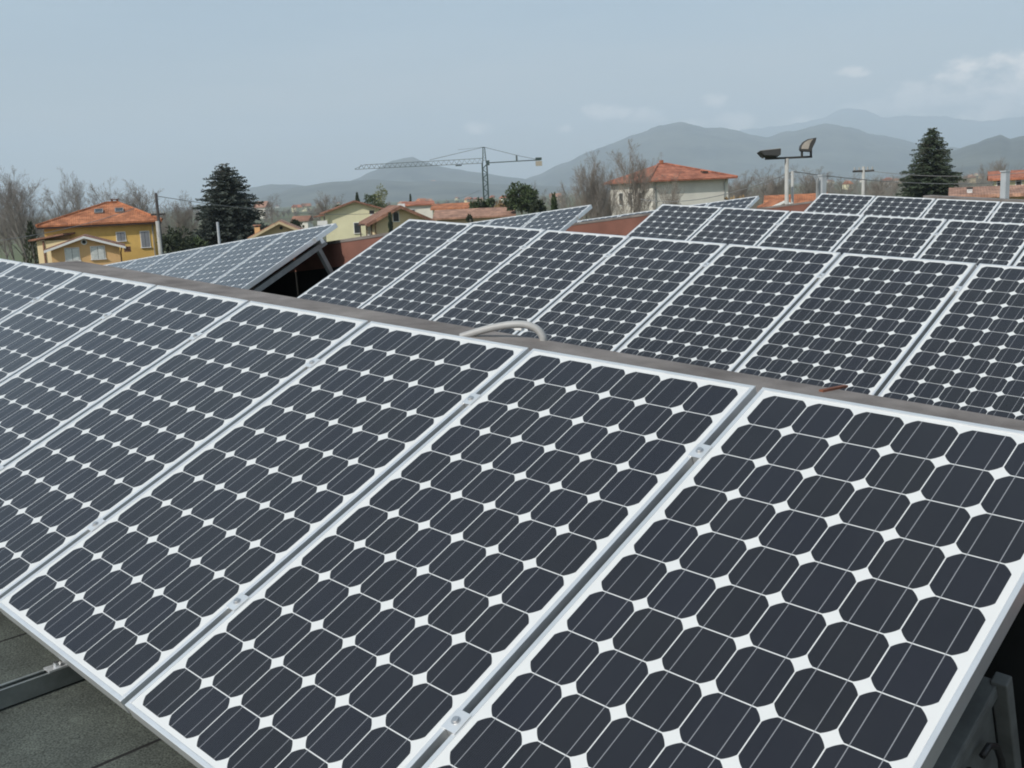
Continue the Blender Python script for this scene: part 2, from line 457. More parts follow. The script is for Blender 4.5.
b.build('wall', M['plaster_shed'], wh)
def zpar(e): return -.300 - (.061 * (e - ER) if e > ER else .087 * (ER - e))
def parapet(d0, d1, e0=E0 + .3, e1=E1 - .3, dz=0, label=None, er=ER, sl=.061):
    zc = zpar(er) + dz
    top = [(e0, zc - .087 * (er - e0)), (er, zc), (e1, zc - sl * (e1 - er))]
    low = [(e, zroof(e) - .02) for e, _ in top]
    p = MB().prism([(e, z - .03) for e, z in top] + low[::-1], d0, d1).build('parapet', M['parapet'], wh)
    if label: p['label'] = label
    MB().prism([(e, z) for e, z in top] + [(e, z - .028) for e, z in top][::-1], d0 - .006, d1 + .006).build('coping', M['coping'], p)
    up_ = [(e, zroof(e) + .005) for e, _ in top]
    MB().prism([(e, z - .26) for e, z in top] + up_[::-1], d0 - .004, d0 + .05).build('shade_band', M['shade_black'], p)  # dark band added low on the face to deepen the shade there
    return p
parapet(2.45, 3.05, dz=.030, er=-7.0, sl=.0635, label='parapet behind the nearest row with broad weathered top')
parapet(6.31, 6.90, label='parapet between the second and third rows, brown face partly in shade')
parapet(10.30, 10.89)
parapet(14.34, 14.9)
# raised end parapet beyond the last row
q0 = at_d(923, 195.6, 15.3); q1 = at_d(1024, 200.6, 15.3)
ea, eb = q0.dot(EX), q1.dot(EX); za, zb = q0.z - CZ, q1.z - CZ
sl = (zb - za) / (eb - ea)
p = MB().prism([(ea, za), (8.8, za + sl * (8.8 - ea)), (8.8, zroof(8.8)), (ea, zroof(ea))], 15.3, 15.6).build('parapet', M['coping'], wh)
p['label'] = 'grey end parapet showing just above the farthest row'

# ------------------------------------------------------------------ solar panels
FT = .046
proto = empty('solar_panel')
b = MB(); lip = .0115
for (x0, y0, x1, y1) in ((-PW / 2, 0, PW / 2, lip), (-PW / 2, PH - lip, PW / 2, PH), (-PW / 2, lip, -PW / 2 + lip, PH - lip), (PW / 2 - lip, lip, PW / 2, PH - lip)):
    b.box(x0, y0, -FT, x1, y1, 0)
frame = b.build('frame', M['alu'], proto, bevel=.0012)
b = MB().box(-PW / 2 + lip - .002, lip - .002, -.0085, PW / 2 - lip + .002, PH - lip + .002, -.0022)
b.build('laminate', M['laminate'], proto)
b = MB().box(-.055, PH - .24, -.033, .055, PH - .13, -.0088)
b.build('junction_box', M['black'], proto)
def clamp_at(parent, y):
    c = MB().box(-.020, -.026, .0012, .020, .026, .0042).box(-.0085, -.024, -.03, .0085, .024, .0012)
    o = c.build('clamp', M['alu'], parent); o.location = (PITCH / 2, y, 0)
    t = MB().tube([(0, 0, .0042), (0, 0, .0105)], .0068, 12).tube([(0, 0, .0042), (0, 0, .0055)], .0105, 16)
    t.build('bolt', M['bolt'], o)
    return o
cl_hi = clamp_at(proto, 1.285); cl_lo = clamp_at(proto, .36)
ORD = ['first', 'second', 'third', 'fourth', 'fifth', 'sixth', 'seventh', 'eighth', 'ninth', 'tenth']
POSE = {   # top-left corner of panel 0, axis along the row, up the panel, normal (camera at the origin)
'R1': ([0.6643, 2.7215, -0.5331], [[0.70378, -0.70851, -0.05213], [0.65724, 0.62148, 0.42637], [-0.26969, -0.33433, 0.90305]]),
'R2': ([-0.8601, 9.5585, -0.1799], [[0.71285, -0.69818, -0.06628], [0.65234, 0.6254, 0.42816], [-0.25748, -0.34845, 0.90127]]),
'R3': ([1.8677, 12.481, -0.1945], [[0.718, -0.69251, -0.06995], [0.64672, 0.6266, 0.43488], [-0.25733, -0.35749, 0.89777]]),
'R4': ([4.6316, 15.4455, -0.1887], [[0.72926, -0.67998, -0.07627], [0.63798, 0.63542, 0.43499], [-0.24732, -0.36588, 0.8972]]),
'L1': ([-2.2364, 10.9448, -0.2781], [[0.71309, -0.69487, 0.09306], [0.60405, 0.67634, 0.42154], [-0.35586, -0.24438, 0.90202]]),
'L2': ([0.4648, 13.2553, -0.2373], [[0.71002, -0.69869, 0.08775], [0.61168, 0.67369, 0.41472], [-0.34887, -0.24078, 0.90571]]),
'L3': ([3.058, 15.6946, -0.2523], [[0.71002, -0.69869, 0.08775], [0.61168, 0.67369, 0.41472], [-0.34887, -0.24078, 0.90571]]),
}
def row_frame(nm):
    w, (u, v, nn) = POSE[nm]
    return Vector(w) + Vector((0, 0, CZ)), Vector(u), Vector(v), Vector(nn)
def row_pt(nm, x, y, z):
    """x along the row from panel 0's left edge, y up from the lower edge, z off the glass"""
    w, u, v, nn = row_frame(nm)
    return w + u * x + v * (y - PH) + nn * z
ROWS = [
 ('R1', list(range(0, -9, -1)), 'row nearest the camera', 'right-hand end', 'solar panels in the row nearest the camera'),
 ('R2', list(range(0, 8)), 'second row back', 'left-hand end', 'solar panels in the second row back'),
 ('R3', list(range(0, 6)), 'third row back', 'left-hand end', 'solar panels in the third row back'),
 ('R4', list(range(0, 5)), 'farthest row on the right', 'left-hand end', 'solar panels in the farthest row'),
 ('L1', list(range(0, -8, -1)), 'left-slope row below the yellow house', 'right-hand end', 'solar panels in the row below the yellow house'),
 ('L2', list(range(0, -4, -1)), 'left-slope row below the crane', 'right-hand end', 'solar panels in the row below the crane'),
 ('L3', list(range(0, -5, -1)), 'left-slope row below the white house', 'right-hand end', 'solar panels in the row below the white house'),
]
first = True
for nm, ks, where, end, grp in ROWS:
    w, u, v, nn = row_frame(nm)
    u = u.normalized(); v = (v - u * v.dot(u)).normalized(); nn = u.cross(v)
    for i, k in enumerate(ks):
        o = proto if first else copy_tree(proto); first = False
        pos = w + u * (k * PITCH + PW / 2) - v * PH
        o.matrix_world = Matrix(((u.x, v.x, nn.x, pos.x), (u.y, v.y, nn.y, pos.y), (u.z, v.z, nn.z, pos.z), (0, 0, 0, 1)))
        lab = 'dark solar panel in the %s, %s from its %s' % (where, ORD[i], end)
        tag(o, lab, 'solar panel', grp)
        if nm != 'R1':
            for c in o.children:
                if c.name.startswith('clamp') and c.location.y < .8: c.location.y = .155
    last = ks[0] if nm[0] in 'RL' else 0

# rails under the panels, triangular frames on the roof
def purlin(nm, k0, k1, y, label):
    a = row_pt(nm, k0 * PITCH - .06, y, -FT - .021); c = row_pt(nm, k1 * PITCH - .01, y, -FT - .021)
    o = MB().bar(a, c, .041, .041, up=row_frame(nm)[3]).build('mounting_rail', M['alu'])
    return tag(o, label, 'rail', 'rails carrying the panels')
purlin('R1', -8, 1, 1.285, 'aluminium rail along the upper half of the nearest row, under its panels')
purlin('R1', -8, 1, .36, 'aluminium rail along the lower half of the nearest row, under its panels')
purlin('L1', -7, 1, 1.33, 'aluminium rail with its end showing under the panels below the yellow house')

def mount(nm, x, label, front=.0):
    w, u, v, nn = row_frame(nm)
    foot = row_pt(nm, x, 0, 0)
    root = empty('panel_support', foot, 0, label, 'panel support', 'triangular supports under the panels')
    def P(y, z, dx=0): return row_pt(nm, x + dx, y, z) - foot
    z0 = -FT - .042 - .026
    MB().bar(P(.03, z0), P(1.41, z0), .041, .05, up=nn).build('inclined_beam', M['steel_dull'], root)
    e_of = lambda p: (p + foot).dot(EX)
    top = P(1.30, z0 - .026)
    # rear leg, square to the panel down to the roof
    leg_dir = -nn
    t = 0
    while (top + foot + leg_dir * t).z > CZ + zroof(e_of(top + leg_dir * t)) + .05 and t < 2: t += .01
    MB().bar(top, top + leg_dir * t, .05, .041, up=v).build('rear_leg', M['steel_dull'], root)
    # base channel along the roof, open at the top with turned-in lips
    e = e_of(P(.3, 0)); d_a = (P(.0, 0) + foot).dot(DX) - front; d_b = (top + leg_dir * t + foot).dot(DX)
    zb = zroof(e) + .004
    B = MB()
    W2, Hh, th = .0205, .05, .003
    def loc(de, d, z): return ed(e + de, d, z) - foot
    def cbox(e0, e1, z0_, z1_):
        vs = [loc(a, dd, zz) for zz in (zb + z0_, zb + z1_) for dd in (d_a, d_b) for a in (e0, e1)]
        B.add(vs, [(0, 2, 3, 1), (4, 5, 7, 6), (0, 1, 5, 4), (2, 6, 7, 3), (0, 4, 6, 2), (1, 3, 7, 5)])
    cbox(-W2, W2, 0, th); cbox(-W2, -W2 + th, th, Hh); cbox(W2 - th, W2, th, Hh)
    cbox(-W2 + th, -W2 + .010, Hh - th, Hh - .0002); cbox(W2 - .010, W2 - th, Hh - th, Hh - .0002)
    base = B.build('base_channel', M['steel'], root)
    # elongated fixing holes low in the channel's side
    dd = d_a + .03
    for k_ in range(5 if front > .5 else 0):
        vs = [loc(a, d_, zb + z_) for z_ in (.006, .018) for d_ in (dd, dd + .05) for a in (W2 - .001, W2 + .0006)]
        MB().add(vs, [(0, 2, 3, 1), (4, 5, 7, 6), (0, 1, 5, 4), (2, 6, 7, 3), (0, 4, 6, 2), (1, 3, 7, 5)]).build('fixing_slot', M['felt'], base)
        dd += .17
    # bracket that ties the panel's lower edge to the channel
    br = MB()
    c = (P(0, 0) + foot).dot(DX)
    for (e0, e1, da, db, za_, zb_) in ((-.019, .019, c + .0, c + .10, Hh + .0005, Hh + .005), (-.019, .019, c + .062, c + .067, Hh + .005, Hh + .030)):
        vs = [loc(a, d_, zb + z_) for z_ in (za_, zb_) for d_ in (da, db) for a in (e0, e1)]
        br.add(vs, [(0, 2, 3, 1), (4, 5, 7, 6), (0, 1, 5, 4), (2, 6, 7, 3), (0, 4, 6, 2), (1, 3, 7, 5)])
    bo = br.build('end_bracket', M['alu'], root)
    q = loc(0, c + .03, zb + Hh + .005)
    MB().tube([q, q + Vector((0, 0, .012))], .009, 6).build('bolt', M['bolt'], bo)
    return root
mount('R1', -1.34, 'galvanised support whose base channel pokes out under the lower left panel edge', .9)
mount('R1', .52, 'shaded support under the right-hand end of the nearest row', .05)
mount('R1', -3.1, 'support under the nearest row, hidden left of the protruding base channel', .05)
mount('L1', .745, 'grey support with slanting leg at the open end of the row below the yellow house', .05)
mount('L1', -1.1, 'second grey support inside the row below the yellow house', .05)

# equipment box in the shade under the right-hand end of the nearest row
def on(nm, x, y, z): return row_pt(nm, x, y, z)
bx = empty('equipment_box', row_pt('R1', .795, .51, -.185), 0, 'grey metal equipment box with loose black cables under the rightmost near panel', 'equipment box')
w, u, v, nn = row_frame('R1')
bx.matrix_world = Matrix(((u.x, v.x, nn.x, bx.location.x), (u.y, v.y, nn.y, bx.location.y), (u.z, v.z, nn.z, bx.location.z), (0, 0, 0, 1)))
b = MB().box(-.17, .02, -.28, -.02, .53, -.03)
b.build('case', M['case_dark'], bx, bevel=.006)
b = MB().box(-.175, .012, -.03, -.008, .545, -.020).box(-.018, .012, -.055, -.008, .545, -.03)
b.build('lid', M['case_dark'], bx, bevel=.003)
b = MB().box(-.02, .53, -.36, .012, .56, -.012)
b.build('flange', M['case_dark'], bx, bevel=.003)
for q in range(4):
    c = MB(); pts = []
    for i in range(9):
        t = i / 8
        pts.append((.0 + .04 * math.sin(t * 3.1 + q) * t, .42 - .1 * q + .05 * math.sin(5 * t + q), -.10 - .2 * t + .03 * math.sin(7 * t + 2 * q)))
    c.tube(pts, .007, 8); c.build('cable', M['black'], bx, smooth=True)

# conduit arching over the near parapet, rusted strip on its top
def on_par(x, y, lift=0):
    r = ray(x, y)
    k = (-.3097 - .0635 * 7.0) + lift
    s = k / (r.z + .0635 * r.dot(EX)); return Vector((0, 0, CZ)) + r * s
pe = on_par(544, 337.0, .012)
ps = on_par(461, 336.8, -.004); pe = on_par(543, 337.4, .012)
d0_, d1_ = ps.dot(DX), pe.dot(DX)
pts = [ps] + [at_d(px, py, d0_ + (d1_ - d0_) * t) for px, py, t in ((469, 334.4, .10), (486, 329.3, .32), (505, 325.4, .55), (519, 324.3, .72), (530, 325.8, .86), (538.5, 330.5, .96))] + [pe, pe - Vector((0, 0, .03))]
sm = []
for i in range(len(pts) - 1):
    p0 = pts[max(i - 1, 0)]; p1 = pts[i]; p2 = pts[i + 1]; p3 = pts[min(i + 2, len(pts) - 1)]
    for k in range(10):
        t = k / 10
        sm.append(.5 * ((2 * p1) + (p2 - p0) * t + (2 * p0 - 5 * p1 + 4 * p2 - p3) * t * t + (3 * p1 - p0 - 3 * p2 + p3) * t ** 3))
sm.append(pts[-1])
c = MB().tube(sm, [.0152] * len(sm), 14)
tag(c.build('conduit', M['conduit'], smooth=True), 'light grey corrugated conduit arching over the near parapet', 'conduit')
a = on_par(821, 391, .003); c_ = on_par(846, 386, .003)
tag(MB().bar(a, c_, .016, .007).build('iron_strip', M['rust']), 'short rusty iron strip lying on the near parapet top', 'iron strip')
# small clip by the conduit
p = on_par(519, 328, .01)
tag(MB().box(-.022, -.01, -.01, .022, .01, .004, Matrix.Translation(p) @ Matrix.Rotation(ROOF_RZ, 4, 'Z')).build('cable_clip', M['paint_white'], bevel=.003), 'small white clip on the parapet under the grey conduit', 'clip')
# antenna rod behind the left row
r0 = at(219.5, 246, 13.5); r1 = at(217.5, 222, 13.5)
rod = MB().tube([r0 - Vector((0, 0, .9)), r1], .017, 8).build('metal_rod', M['post_grey'])
tag(rod, 'thin pale upright rod behind the row below the yellow house', 'rod')

# ------------------------------------------------------------------ houses
def house_empty(name, pos, rz, label, cat='house', group=None): return empty(name, (pos[0], pos[1], 0), rz, label, cat, group)
def add_window(parent, x, y, z, w, h, side, shut=None, name='window', arch=False, sill=True, depth=.05, leaves=2):
    """side: 'front' wall at y, facing -y; 'left' wall at x, facing -x"""
    if side == 'front': T = Matrix.Translation((x, y, z))
    else: T = Matrix.Translation((x, y, z)) @ Matrix.Rotation(-math.pi / 2, 4, 'Z')
    fw = .07
    f = MB()
    f.box(-w / 2 - fw, -depth, 0, -w / 2, .02, h, T).box(w / 2, -depth, 0, w / 2 + fw, .02, h, T).box(-w / 2 - fw, -depth, h, w / 2 + fw, .02, h + fw, T)
    o = f.build(name, M['paint_white'], parent)
    gm = MB()
    if arch:
        poly = [(-w / 2, 0), (w / 2, 0)] + [(w / 2 * math.cos(a), h - w / 2 + w / 2 * math.sin(a)) for a in [math.pi * i / 10 for i in range(11)]]
        gm.prism(poly, -depth - .01, -.004, T)
    else: gm.box(-w / 2, -.02, 0, w / 2, -.004, h, T)
    gm.build('pane', M['glass'], o)
    if shut:
        s = MB(); lw = w / leaves
        for i in range(leaves):
            x0 = -w / 2 + i * lw
            s.box(x0 + .015, -.075, .02, x0 + lw - .015, -.03, h - .02, T)
            nl = max(3, int(h / .12))
            for k in range(nl): s.box(x0 + .05, -.09, .08 + k * (h - .16) / nl, x0 + lw - .05, -.0755, .08 + k * (h - .16) / nl + .05, T)
        s.build('shutter', M[shut], o)
    if sill: MB().box(-w / 2 - .12, -.14, -.07, w / 2 + .12, .02, 0, T).build('sill', M['paint_white'], o)
    return o
def gable_roof(parent, x0, x1, y0, y1, ze, zr, over=.45, th=.2, m='tile_brown', axis='y', fascia=None):
    """ridge along y (gables face the front) or along x"""
    b = MB()
    if axis == 'y':
        xm = (x0 + x1) / 2; s = (zr - ze) / (xm - x0); za = ze - s * over
        poly = [(x0 - over, za), (xm, zr), (x1 + over, za), (x1 + over, za + th), (xm, zr + th), (x0 - over, za + th)]
        b.prism(poly, y0 - over, y1 + over)
    else:
        ym = (y0 + y1) / 2; s = (zr - ze) / (ym - y0); za = ze - s * over
        poly = [(y0 - over, za), (ym, zr), (y1 + over, za), (y1 + over, za + th), (ym, zr + th), (y0 - over, za + th)]
        b.prism(poly, -x1 - over, -x0 + over, Matrix.Rotation(math.pi / 2, 4, 'Z'))
    r = b.build('roof', M[m], parent)
    if fascia and axis == 'y':
        f = MB()
        for sx in (-1, 1):
            xe = xm + sx * ((x1 - x0) / 2 + over)
            poly = [(xe, za - .10), (xm, zr - .10), (xm, zr + th * .55), (xe, za + th * .55)]
            f.prism(poly, y0 - over - .06, y0 - over - .004)
        f.build('fascia', M[fascia], r)
    return r
def gable_walls(parent, x0, x1, y0, y1, ze, zr, m, axis='y'):
    b = MB()
    if axis == 'y':
        b.prism([(x0, 0), (x1, 0), (x1, ze), ((x0 + x1) / 2, zr - .02), (x0, ze)], y0, y1)
    else:
        b.prism([(y0, 0), (y1, 0), (y1, ze), ((y0 + y1) / 2, zr - .02), (y0, ze)], -x1, -x0, Matrix.Rotation(math.pi / 2, 4, 'Z'))
    return b.build('wall', M[m], parent)
def hip_roof(parent, x0, x1, y0, y1, ze, zr, ridge, over=.6, th=.18, m='tile_orange', shift=0):
    xm = (x0 + x1) / 2 + shift; ym = (y0 + y1) / 2
    X0, X1, Y0, Y1 = x0 - over, x1 + over, y0 - over, y1 + over
    ra, rb = (xm - ridge / 2, ym), (xm + ridge / 2, ym)
    vs = [(X0, Y0, ze), (X1, Y0, ze), (X1, Y1, ze), (X0, Y1, ze), (X0, Y0, ze + th), (X1, Y0, ze + th), (X1, Y1, ze + th), (X0, Y1, ze + th), (*ra, zr), (*rb, zr)]
    fs = [(3, 2, 1, 0), (0, 1, 5, 4), (1, 2, 6, 5), (2, 3, 7, 6), (3, 0, 4, 7), (4, 5, 9, 8), (5, 6, 9), (6, 7, 8, 9), (7, 4, 8)]
    r = MB().add(vs, fs).build('roof', M[m], parent)
    c = MB()
    for a, b_ in ((vs[4], vs[8]), (vs[5], vs[9]), (vs[8], vs[9])):
        c.tube([Vector(a) + Vector((0, 0, .03)), Vector(b_) + Vector((0, 0, .03))], .11, 6)
    c.build('ridge_tiles', M[m], r)
    return r
def chimney(parent, x, y, z0, z1, w=.6, m='brick', cap='tile_brown'):
    c = MB().box(x - w / 2, y - w / 2, z0, x + w / 2, y + w / 2, z1).build('chimney', M[m], parent)
    MB().box(x - w / 2 - .1, y - w / 2 - .1, z1 + .12, x + w / 2 + .1, y + w / 2 + .1, z1 + .2).box(x - w / 2, y - w / 2, z1, x - w / 4, y + w / 2, z1 + .12).box(x + w / 4, y - w / 2, z1, x + w / 2, y + w / 2, z1 + .12).build('cap', M[cap], c)
    return c
def drain(parent, x, y, z1, m='steel_dull'):
    MB().tube([(x, y, 0), (x, y, z1 - .4), (x + .1, y - .25, z1)], .05, 8).build('downpipe', M[m], parent)

def lx(h, px, py, yl):
    """local x, on the house's own plane y = yl, that lies on the sight line of that pixel"""
    r = ray(px, py); k = r.x / r.y
    c, sn = math.cos(h.rotation_euler.z), math.sin(h.rotation_euler.z)
    bx_, by_ = h.location.x, h.location.y
    return (k * (by_ + c * yl) - bx_ + sn * yl) / (c - k * sn)
# yellow house
Y = 96.0
pl = at(48, 226, Y); pr = at(153, 222, Y)
hw = (pr - pl).length / 2; cx = (pl.x + pr.x) / 2
ze = 6.95
yh_rz = R(19)
yh = house_empty('yellow_house', (cx, Y), yh_rz, 'two storey ochre yellow house with hipped orange tile roof and two skylights')
dep = 9.5
MB().box(-hw, 0, 0, hw, dep, ze).build('wall', M['yellow'], yh)
rf = hip_roof(yh, -hw, hw, 0, dep, ze, at(114, 202.5, Y + 4.7).z, 1.0, .55, .16, 'tile_orange', shift=lx(yh, 112, 202, dep / 2))
zr = at(114, 202.5, Y + 4.7).z
MB().box(-hw - .5, -.5, ze - .16, hw + .5, dep + .5, ze - .004).build('eaves', M['wood_dark'], yh)
chimney(yh, lx(yh, 114.5, 200, dep / 2 + .3), dep / 2 + .3, zr - .9, zr + .14, .62, 'brick', 'tile_brown')
def roof_z(xr, yr): return ze + .16 + (zr - ze - .16) * (yr + .55) / (dep / 2 + .55)
for px in (98.5, 119):
    yr = 2.3; xr = lx(yh, px, 209, yr)
    sl_ = math.atan2(zr - ze - .16, dep / 2 + .55)
    T = Matrix.Translation((xr, yr, roof_z(xr, yr) + .04)) @ Matrix.Rotation(sl_, 4, 'X')
    s = MB()
    for (a0, b0, a1, b1) in ((-.37, -.5, -.31, .5), (.31, -.5, .37, .5), (-.31, -.5, .31, -.44), (-.31, .44, .31, .5)): s.box(a0, b0, 0, a1, b1, .12, T)
    s = s.build('skylight', M['steel_dull'], rf)
    MB().box(-.31, -.44, .0, .31, .44, .09, T).build('pane', M['glass'], s)
add_window(yh, lx(yh, 145.3, 240, 0), 0, at(145, 247.5, Y).z, .70, 1.40, 'front', 'shutter_grey')
add_window(yh, lx(yh, 121, 237, 0), 0, at(121, 241, Y).z, .70, .75, 'front', 'shutter_grey')
add_window(yh, lx(yh, 60, 240, 0), 0, ze - 4.6, .9, 1.4, 'front', 'shutter_grey')
MB().box(lx(yh, 55, 240, 0), -.25, at(60, 243, Y).z, lx(yh, 70, 240, 0), -.004, at(60, 235, Y).z).build('bay', M['peach'], yh)
MB().box(lx(yh, 54, 235, 0), -.4, at(60, 235.5, Y).z + .005, lx(yh, 71, 235, 0), -.004, at(60, 234, Y).z).build('bay_roof', M['wood_dark'], yh)
drain(yh, hw - .35, -.09, ze)
# little side wing at its left
sw = house_empty('side_wing', (at(41.5, 240, 93).x, 93), 0, 'narrow cream lean-to left of the yellow house under a brown roof', 'outbuilding')
zt = at(42, 241, 93).z
MB().box(-.45, 0, 0, 2.2, 5, zt).build('wall', M['apricot'], sw)
MB().prism([(-1.0, zt), (2.1, zt + .45), (2.1, zt + .6), (-1.0, zt + .15)], -.4, 5.3).build('roof', M['tile_brown'], sw)
MB().tube([(.15, -.06, 0), (.15, -.06, zt)], .08, 8).build('downpipe', M['tile_brown'], sw)
# gabled annex in front
Y2 = 87.0
pa_ = at(83.6, 237, Y2); x_l = at(53.5, 250, Y2).x; x_r = at(117, 246, Y2).x
an = house_empty('gabled_annex', ((x_l + x_r) / 2, Y2), R(20), 'peach annex with white gable trim, two white shutters and a round vent', 'house')
hw2 = (x_r - x_l) / 2; ze2 = at(54, 247, Y2).z - .15; zr2 = pa_.z
gable_walls(an, -hw2, hw2, 0, 4.5, ze2, zr2, 'peach')
gable_roof(an, -hw2, hw2, 0, 4.3, ze2, zr2, .5, .16, 'tile_brown', fascia='paint_white')
ax = (x_l + x_r) / 2
for px in (72.4, 98.3):
    add_window(an, lx(an, px, 255, 0), 0, at(px, 260.5 if px < 80 else 259, Y2).z, 1.0, 1.0, 'front', 'shutter_white')
vx, vz = lx(an, 84, 242, 0), at(84, 242, Y2).z
v_ = MB().tube([(vx, -.06, vz), (vx, .02, vz)], .24, 18).build('round_vent', M['paint_white'], an)
MB().tube([(vx, -.075, vz), (vx, -.0605, vz)], .15, 18).build('grille', M['glass'], v_)
gx = hw2 + .55
MB().box(gx - .2, -.4, ze2 - .55, gx + .35, .3, ze2 - .12).build('gutter_box', M['tile_brown'], an)
drain(an, hw2 + .08, .4, ze2 - .2, 'tile_brown')

# low tan gable house
Y3 = 82.0
tn = house_empty('tan_house', (at(280, 230, Y3).x, Y3), R(10), 'low tan gable house with clay roof behind the left panel row')
hw3 = (at(302, 230, Y3).x - at(251, 230, Y3).x) / 2; zr3 = at(280, 222.5, Y3).z; ze3 = zr3 - .95
gable_walls(tn, -hw3, hw3, 0, 5, ze3, zr3, 'tan')
gable_roof(tn, -hw3, hw3, 0, 5, ze3, zr3, .5, .17, 'tile_pink', fascia='tan')
MB().tube([(.1, -.04, zr3 - .42), (.1, .02, zr3 - .42)], .13, 14).build('round_vent', M['glass'], tn)
chimney(tn, -hw3 + .1, 3.0, ze3 - .3, ze3 + .62, .42, 'peach', 'tile_pink')

# cream gable house
Y4 = 122.0
xl4, xr4 = at(325, 214, Y4).x, at(386, 210, Y4).x
cr = house_empty('cream_house', ((xl4 + xr4) / 2, Y4), R(9), 'tall pale cream gable house with red-brown eaves and dark shutter')
hw4 = (xr4 - xl4) / 2; zr4 = at(354.5, 202, Y4).z; ze4 = at(322, 213.5, Y4).z
cx4 = (xl4 + xr4) / 2
gable_walls(cr, -hw4, hw4, 0, 10, ze4, zr4, 'cream')
gable_roof(cr, -hw4, hw4, 0, 10, ze4, zr4, .6, .2, 'tile_brown')
add_window(cr, lx(cr, 357, 228, 0), 0, at(357, 233, Y4).z, .62, 1.15, 'front', 'shutter_dark')
MB().box(-hw4 - .9, -.3, at(323, 225, Y4).z, -hw4 + .25, 2.4, at(323, 220.5, Y4).z).build('balcony', M['paint_white'], cr)
o = MB()
for k in range(2): o.box(-hw4 - .5 + k * .55, -.25, at(323, 220.5, Y4).z + .003, -hw4 - .15 + k * .55, .1, at(323, 216, Y4).z)
o.build('balcony_column', M['cream'], cr)
MB().prism([(-hw4 - 1.3, at(318, 217.4, Y4).z), (-hw4 - .05, at(323, 215.6, Y4).z), (-hw4 - .05, at(323, 214.3, Y4).z), (-hw4 - 1.3, at(318, 216.2, Y4).z)], -.6, 3).build('porch_roof', M['tile_brown'], cr)
chx = at(371.5, 212, Y4).x - cx4
o = MB().box(chx - .22, -.8, at(371, 217, Y4).z, chx + .22, -.3, at(371, 213.7, Y4).z).build('flue', M['paint_white'], cr)
MB().box(chx - .27, -.85, at(371, 213.7, Y4).z + .004, chx + .27, -.25, at(371, 210.6, Y4).z).build('cowl', M['black'], o)

# apricot house in front of it
Y5 = 104.0
xl5, xr5 = at(374, 222, Y5).x, at(427, 216, Y5).x
ap = house_empty('apricot_house', ((xl5 + xr5) / 2, Y5), R(12), 'pale apricot house with brown tile gable and an arched attic window')
cx5 = (xl5 + xr5) / 2; hw5 = (xr5 - xl5) / 2; zr5 = at(400, 207.5, Y5).z; ze5 = zr5 - 1.25
gable_walls(ap, -hw5, hw5, 0, 9, ze5, zr5, 'apricot')
gable_roof(ap, -hw5, hw5, 0, 9, ze5, zr5, .75, .22, 'tile_brown', fascia='tile_brown')
add_window(ap, lx(ap, 396, 217, 0), 0, at(396, 221.3, Y5).z, .52, .9, 'front', None, arch=True, sill=True)
drain(ap, -hw5 + .1, -.1, ze5, 'tile_brown')
o = MB().box(-.28, -.28, zr5 - .2, .28, .28, zr5 + .35, Matrix.Translation((.35, 1.2, 0))).build('chimney', M['paint_white'], ap)
pg = house_empty('pergola', (at(366, 230, 106).x, 106), 0, 'small dark timber pergola between the cream and apricot houses', 'pergola')
zt = at(366, 225.5, 106).z
o = MB()
for px in (-.55, 0.05, .55): o.box(px - .05, -.05, 0, px + .05, .05, zt)
o.build('post', M['wood_dark'], pg)
MB().box(-.75, -.5, zt + .003, .75, .9, zt + .14).build('top', M['wood_dark'], pg)
MB().box(.08, .3, 0, .42, .34, zt - .15).build('screen', M['shutter_white'], pg)

# roofs in the middle distance, ridge across the view
def long_house(name, x0, x1, yt, ye, Yd, wall, roof, label, dep=9, drop=None, rz=0):
    xa, xb = at(x0, yt, Yd).x, at(x1, yt, Yd).x
    zr_ = at((x0 + x1) / 2, yt, Yd + dep / 2).z; ze_ = at((x0 + x1) / 2, ye, Yd).z
    h = house_empty(name, ((xa + xb) / 2, Yd), rz, label)
    hh = (xb - xa) / 2
    gable_walls(h, -hh, hh, 0, dep, ze_ + .1, zr_ - .05, wall, 'x')
    gable_roof(h, -hh, hh, 0, dep, ze_ + .1, zr_ - .05, .4, .18, roof, 'x')
    k = -hh + 1.2
    while k < hh - .8:
        add_window(h, k, 0, ze_ - 1.7, .8, 1.2, 'front', 'shutter_dark'); k += 2.6
    return h
long_house('terraced_house', 404, 432, 202, 206, 165, 'white', 'tile_red', 'grey-white house with red roof just right of the arched window', rz=R(5))
long_house('terraced_house', 433, 473, 204, 209.5, 150, 'apricot', 'tile_orange', 'apricot house with bright orange roof below the crane jib', 7)
long_house('workshop', 436, 512, 209.5, 218.5, 112, 'tan', 'tile_pink', 'wide low workshop with faded pink tile roof left of the crane mast', 8)
long_house('terraced_house', 770, 822, 196, 209, 72, 'apricot', 'tile_orange', 'low house with orange tile roof behind the floodlight mast', 6, rz=R(-15))
# its small gable
gq = house_empty('gabled_porch', (at(783, 203, 68).x, 68), 0, 'small porch with pale gable trim left of the floodlight mast', 'porch')
gable_walls(gq, -.7, .7, 0, 2.5, at(783, 206, 68).z, at(783, 201.5, 68).z, 'white')
gable_roof(gq, -.7, .7, 0, 2.5, at(783, 206, 68).z, at(783, 201.5, 68).z, .3, .12, 'tile_orange', fascia='paint_white')
long_house('terraced_house', 962, 1100, 186.5, 197, 60, 'tan', 'tile_pink', 'long low house with faded brown-orange roof behind the farthest panels', 8, rz=R(-23))
oc = house_empty('chimney_stack', (at(969.7, 190, 62).x, 62), 0, 'small white chimney with dark top behind the farthest panels', 'chimney')
MB().box(-.11, -.11, 0, .11, .11, at(970, 189, 62).z).build('stack', M['paint_white'], oc)
MB().box(-.13, -.13, at(970, 189, 62).z + .004, .13, .13, at(970, 187.3, 62).z).build('cap', M['black'], oc)
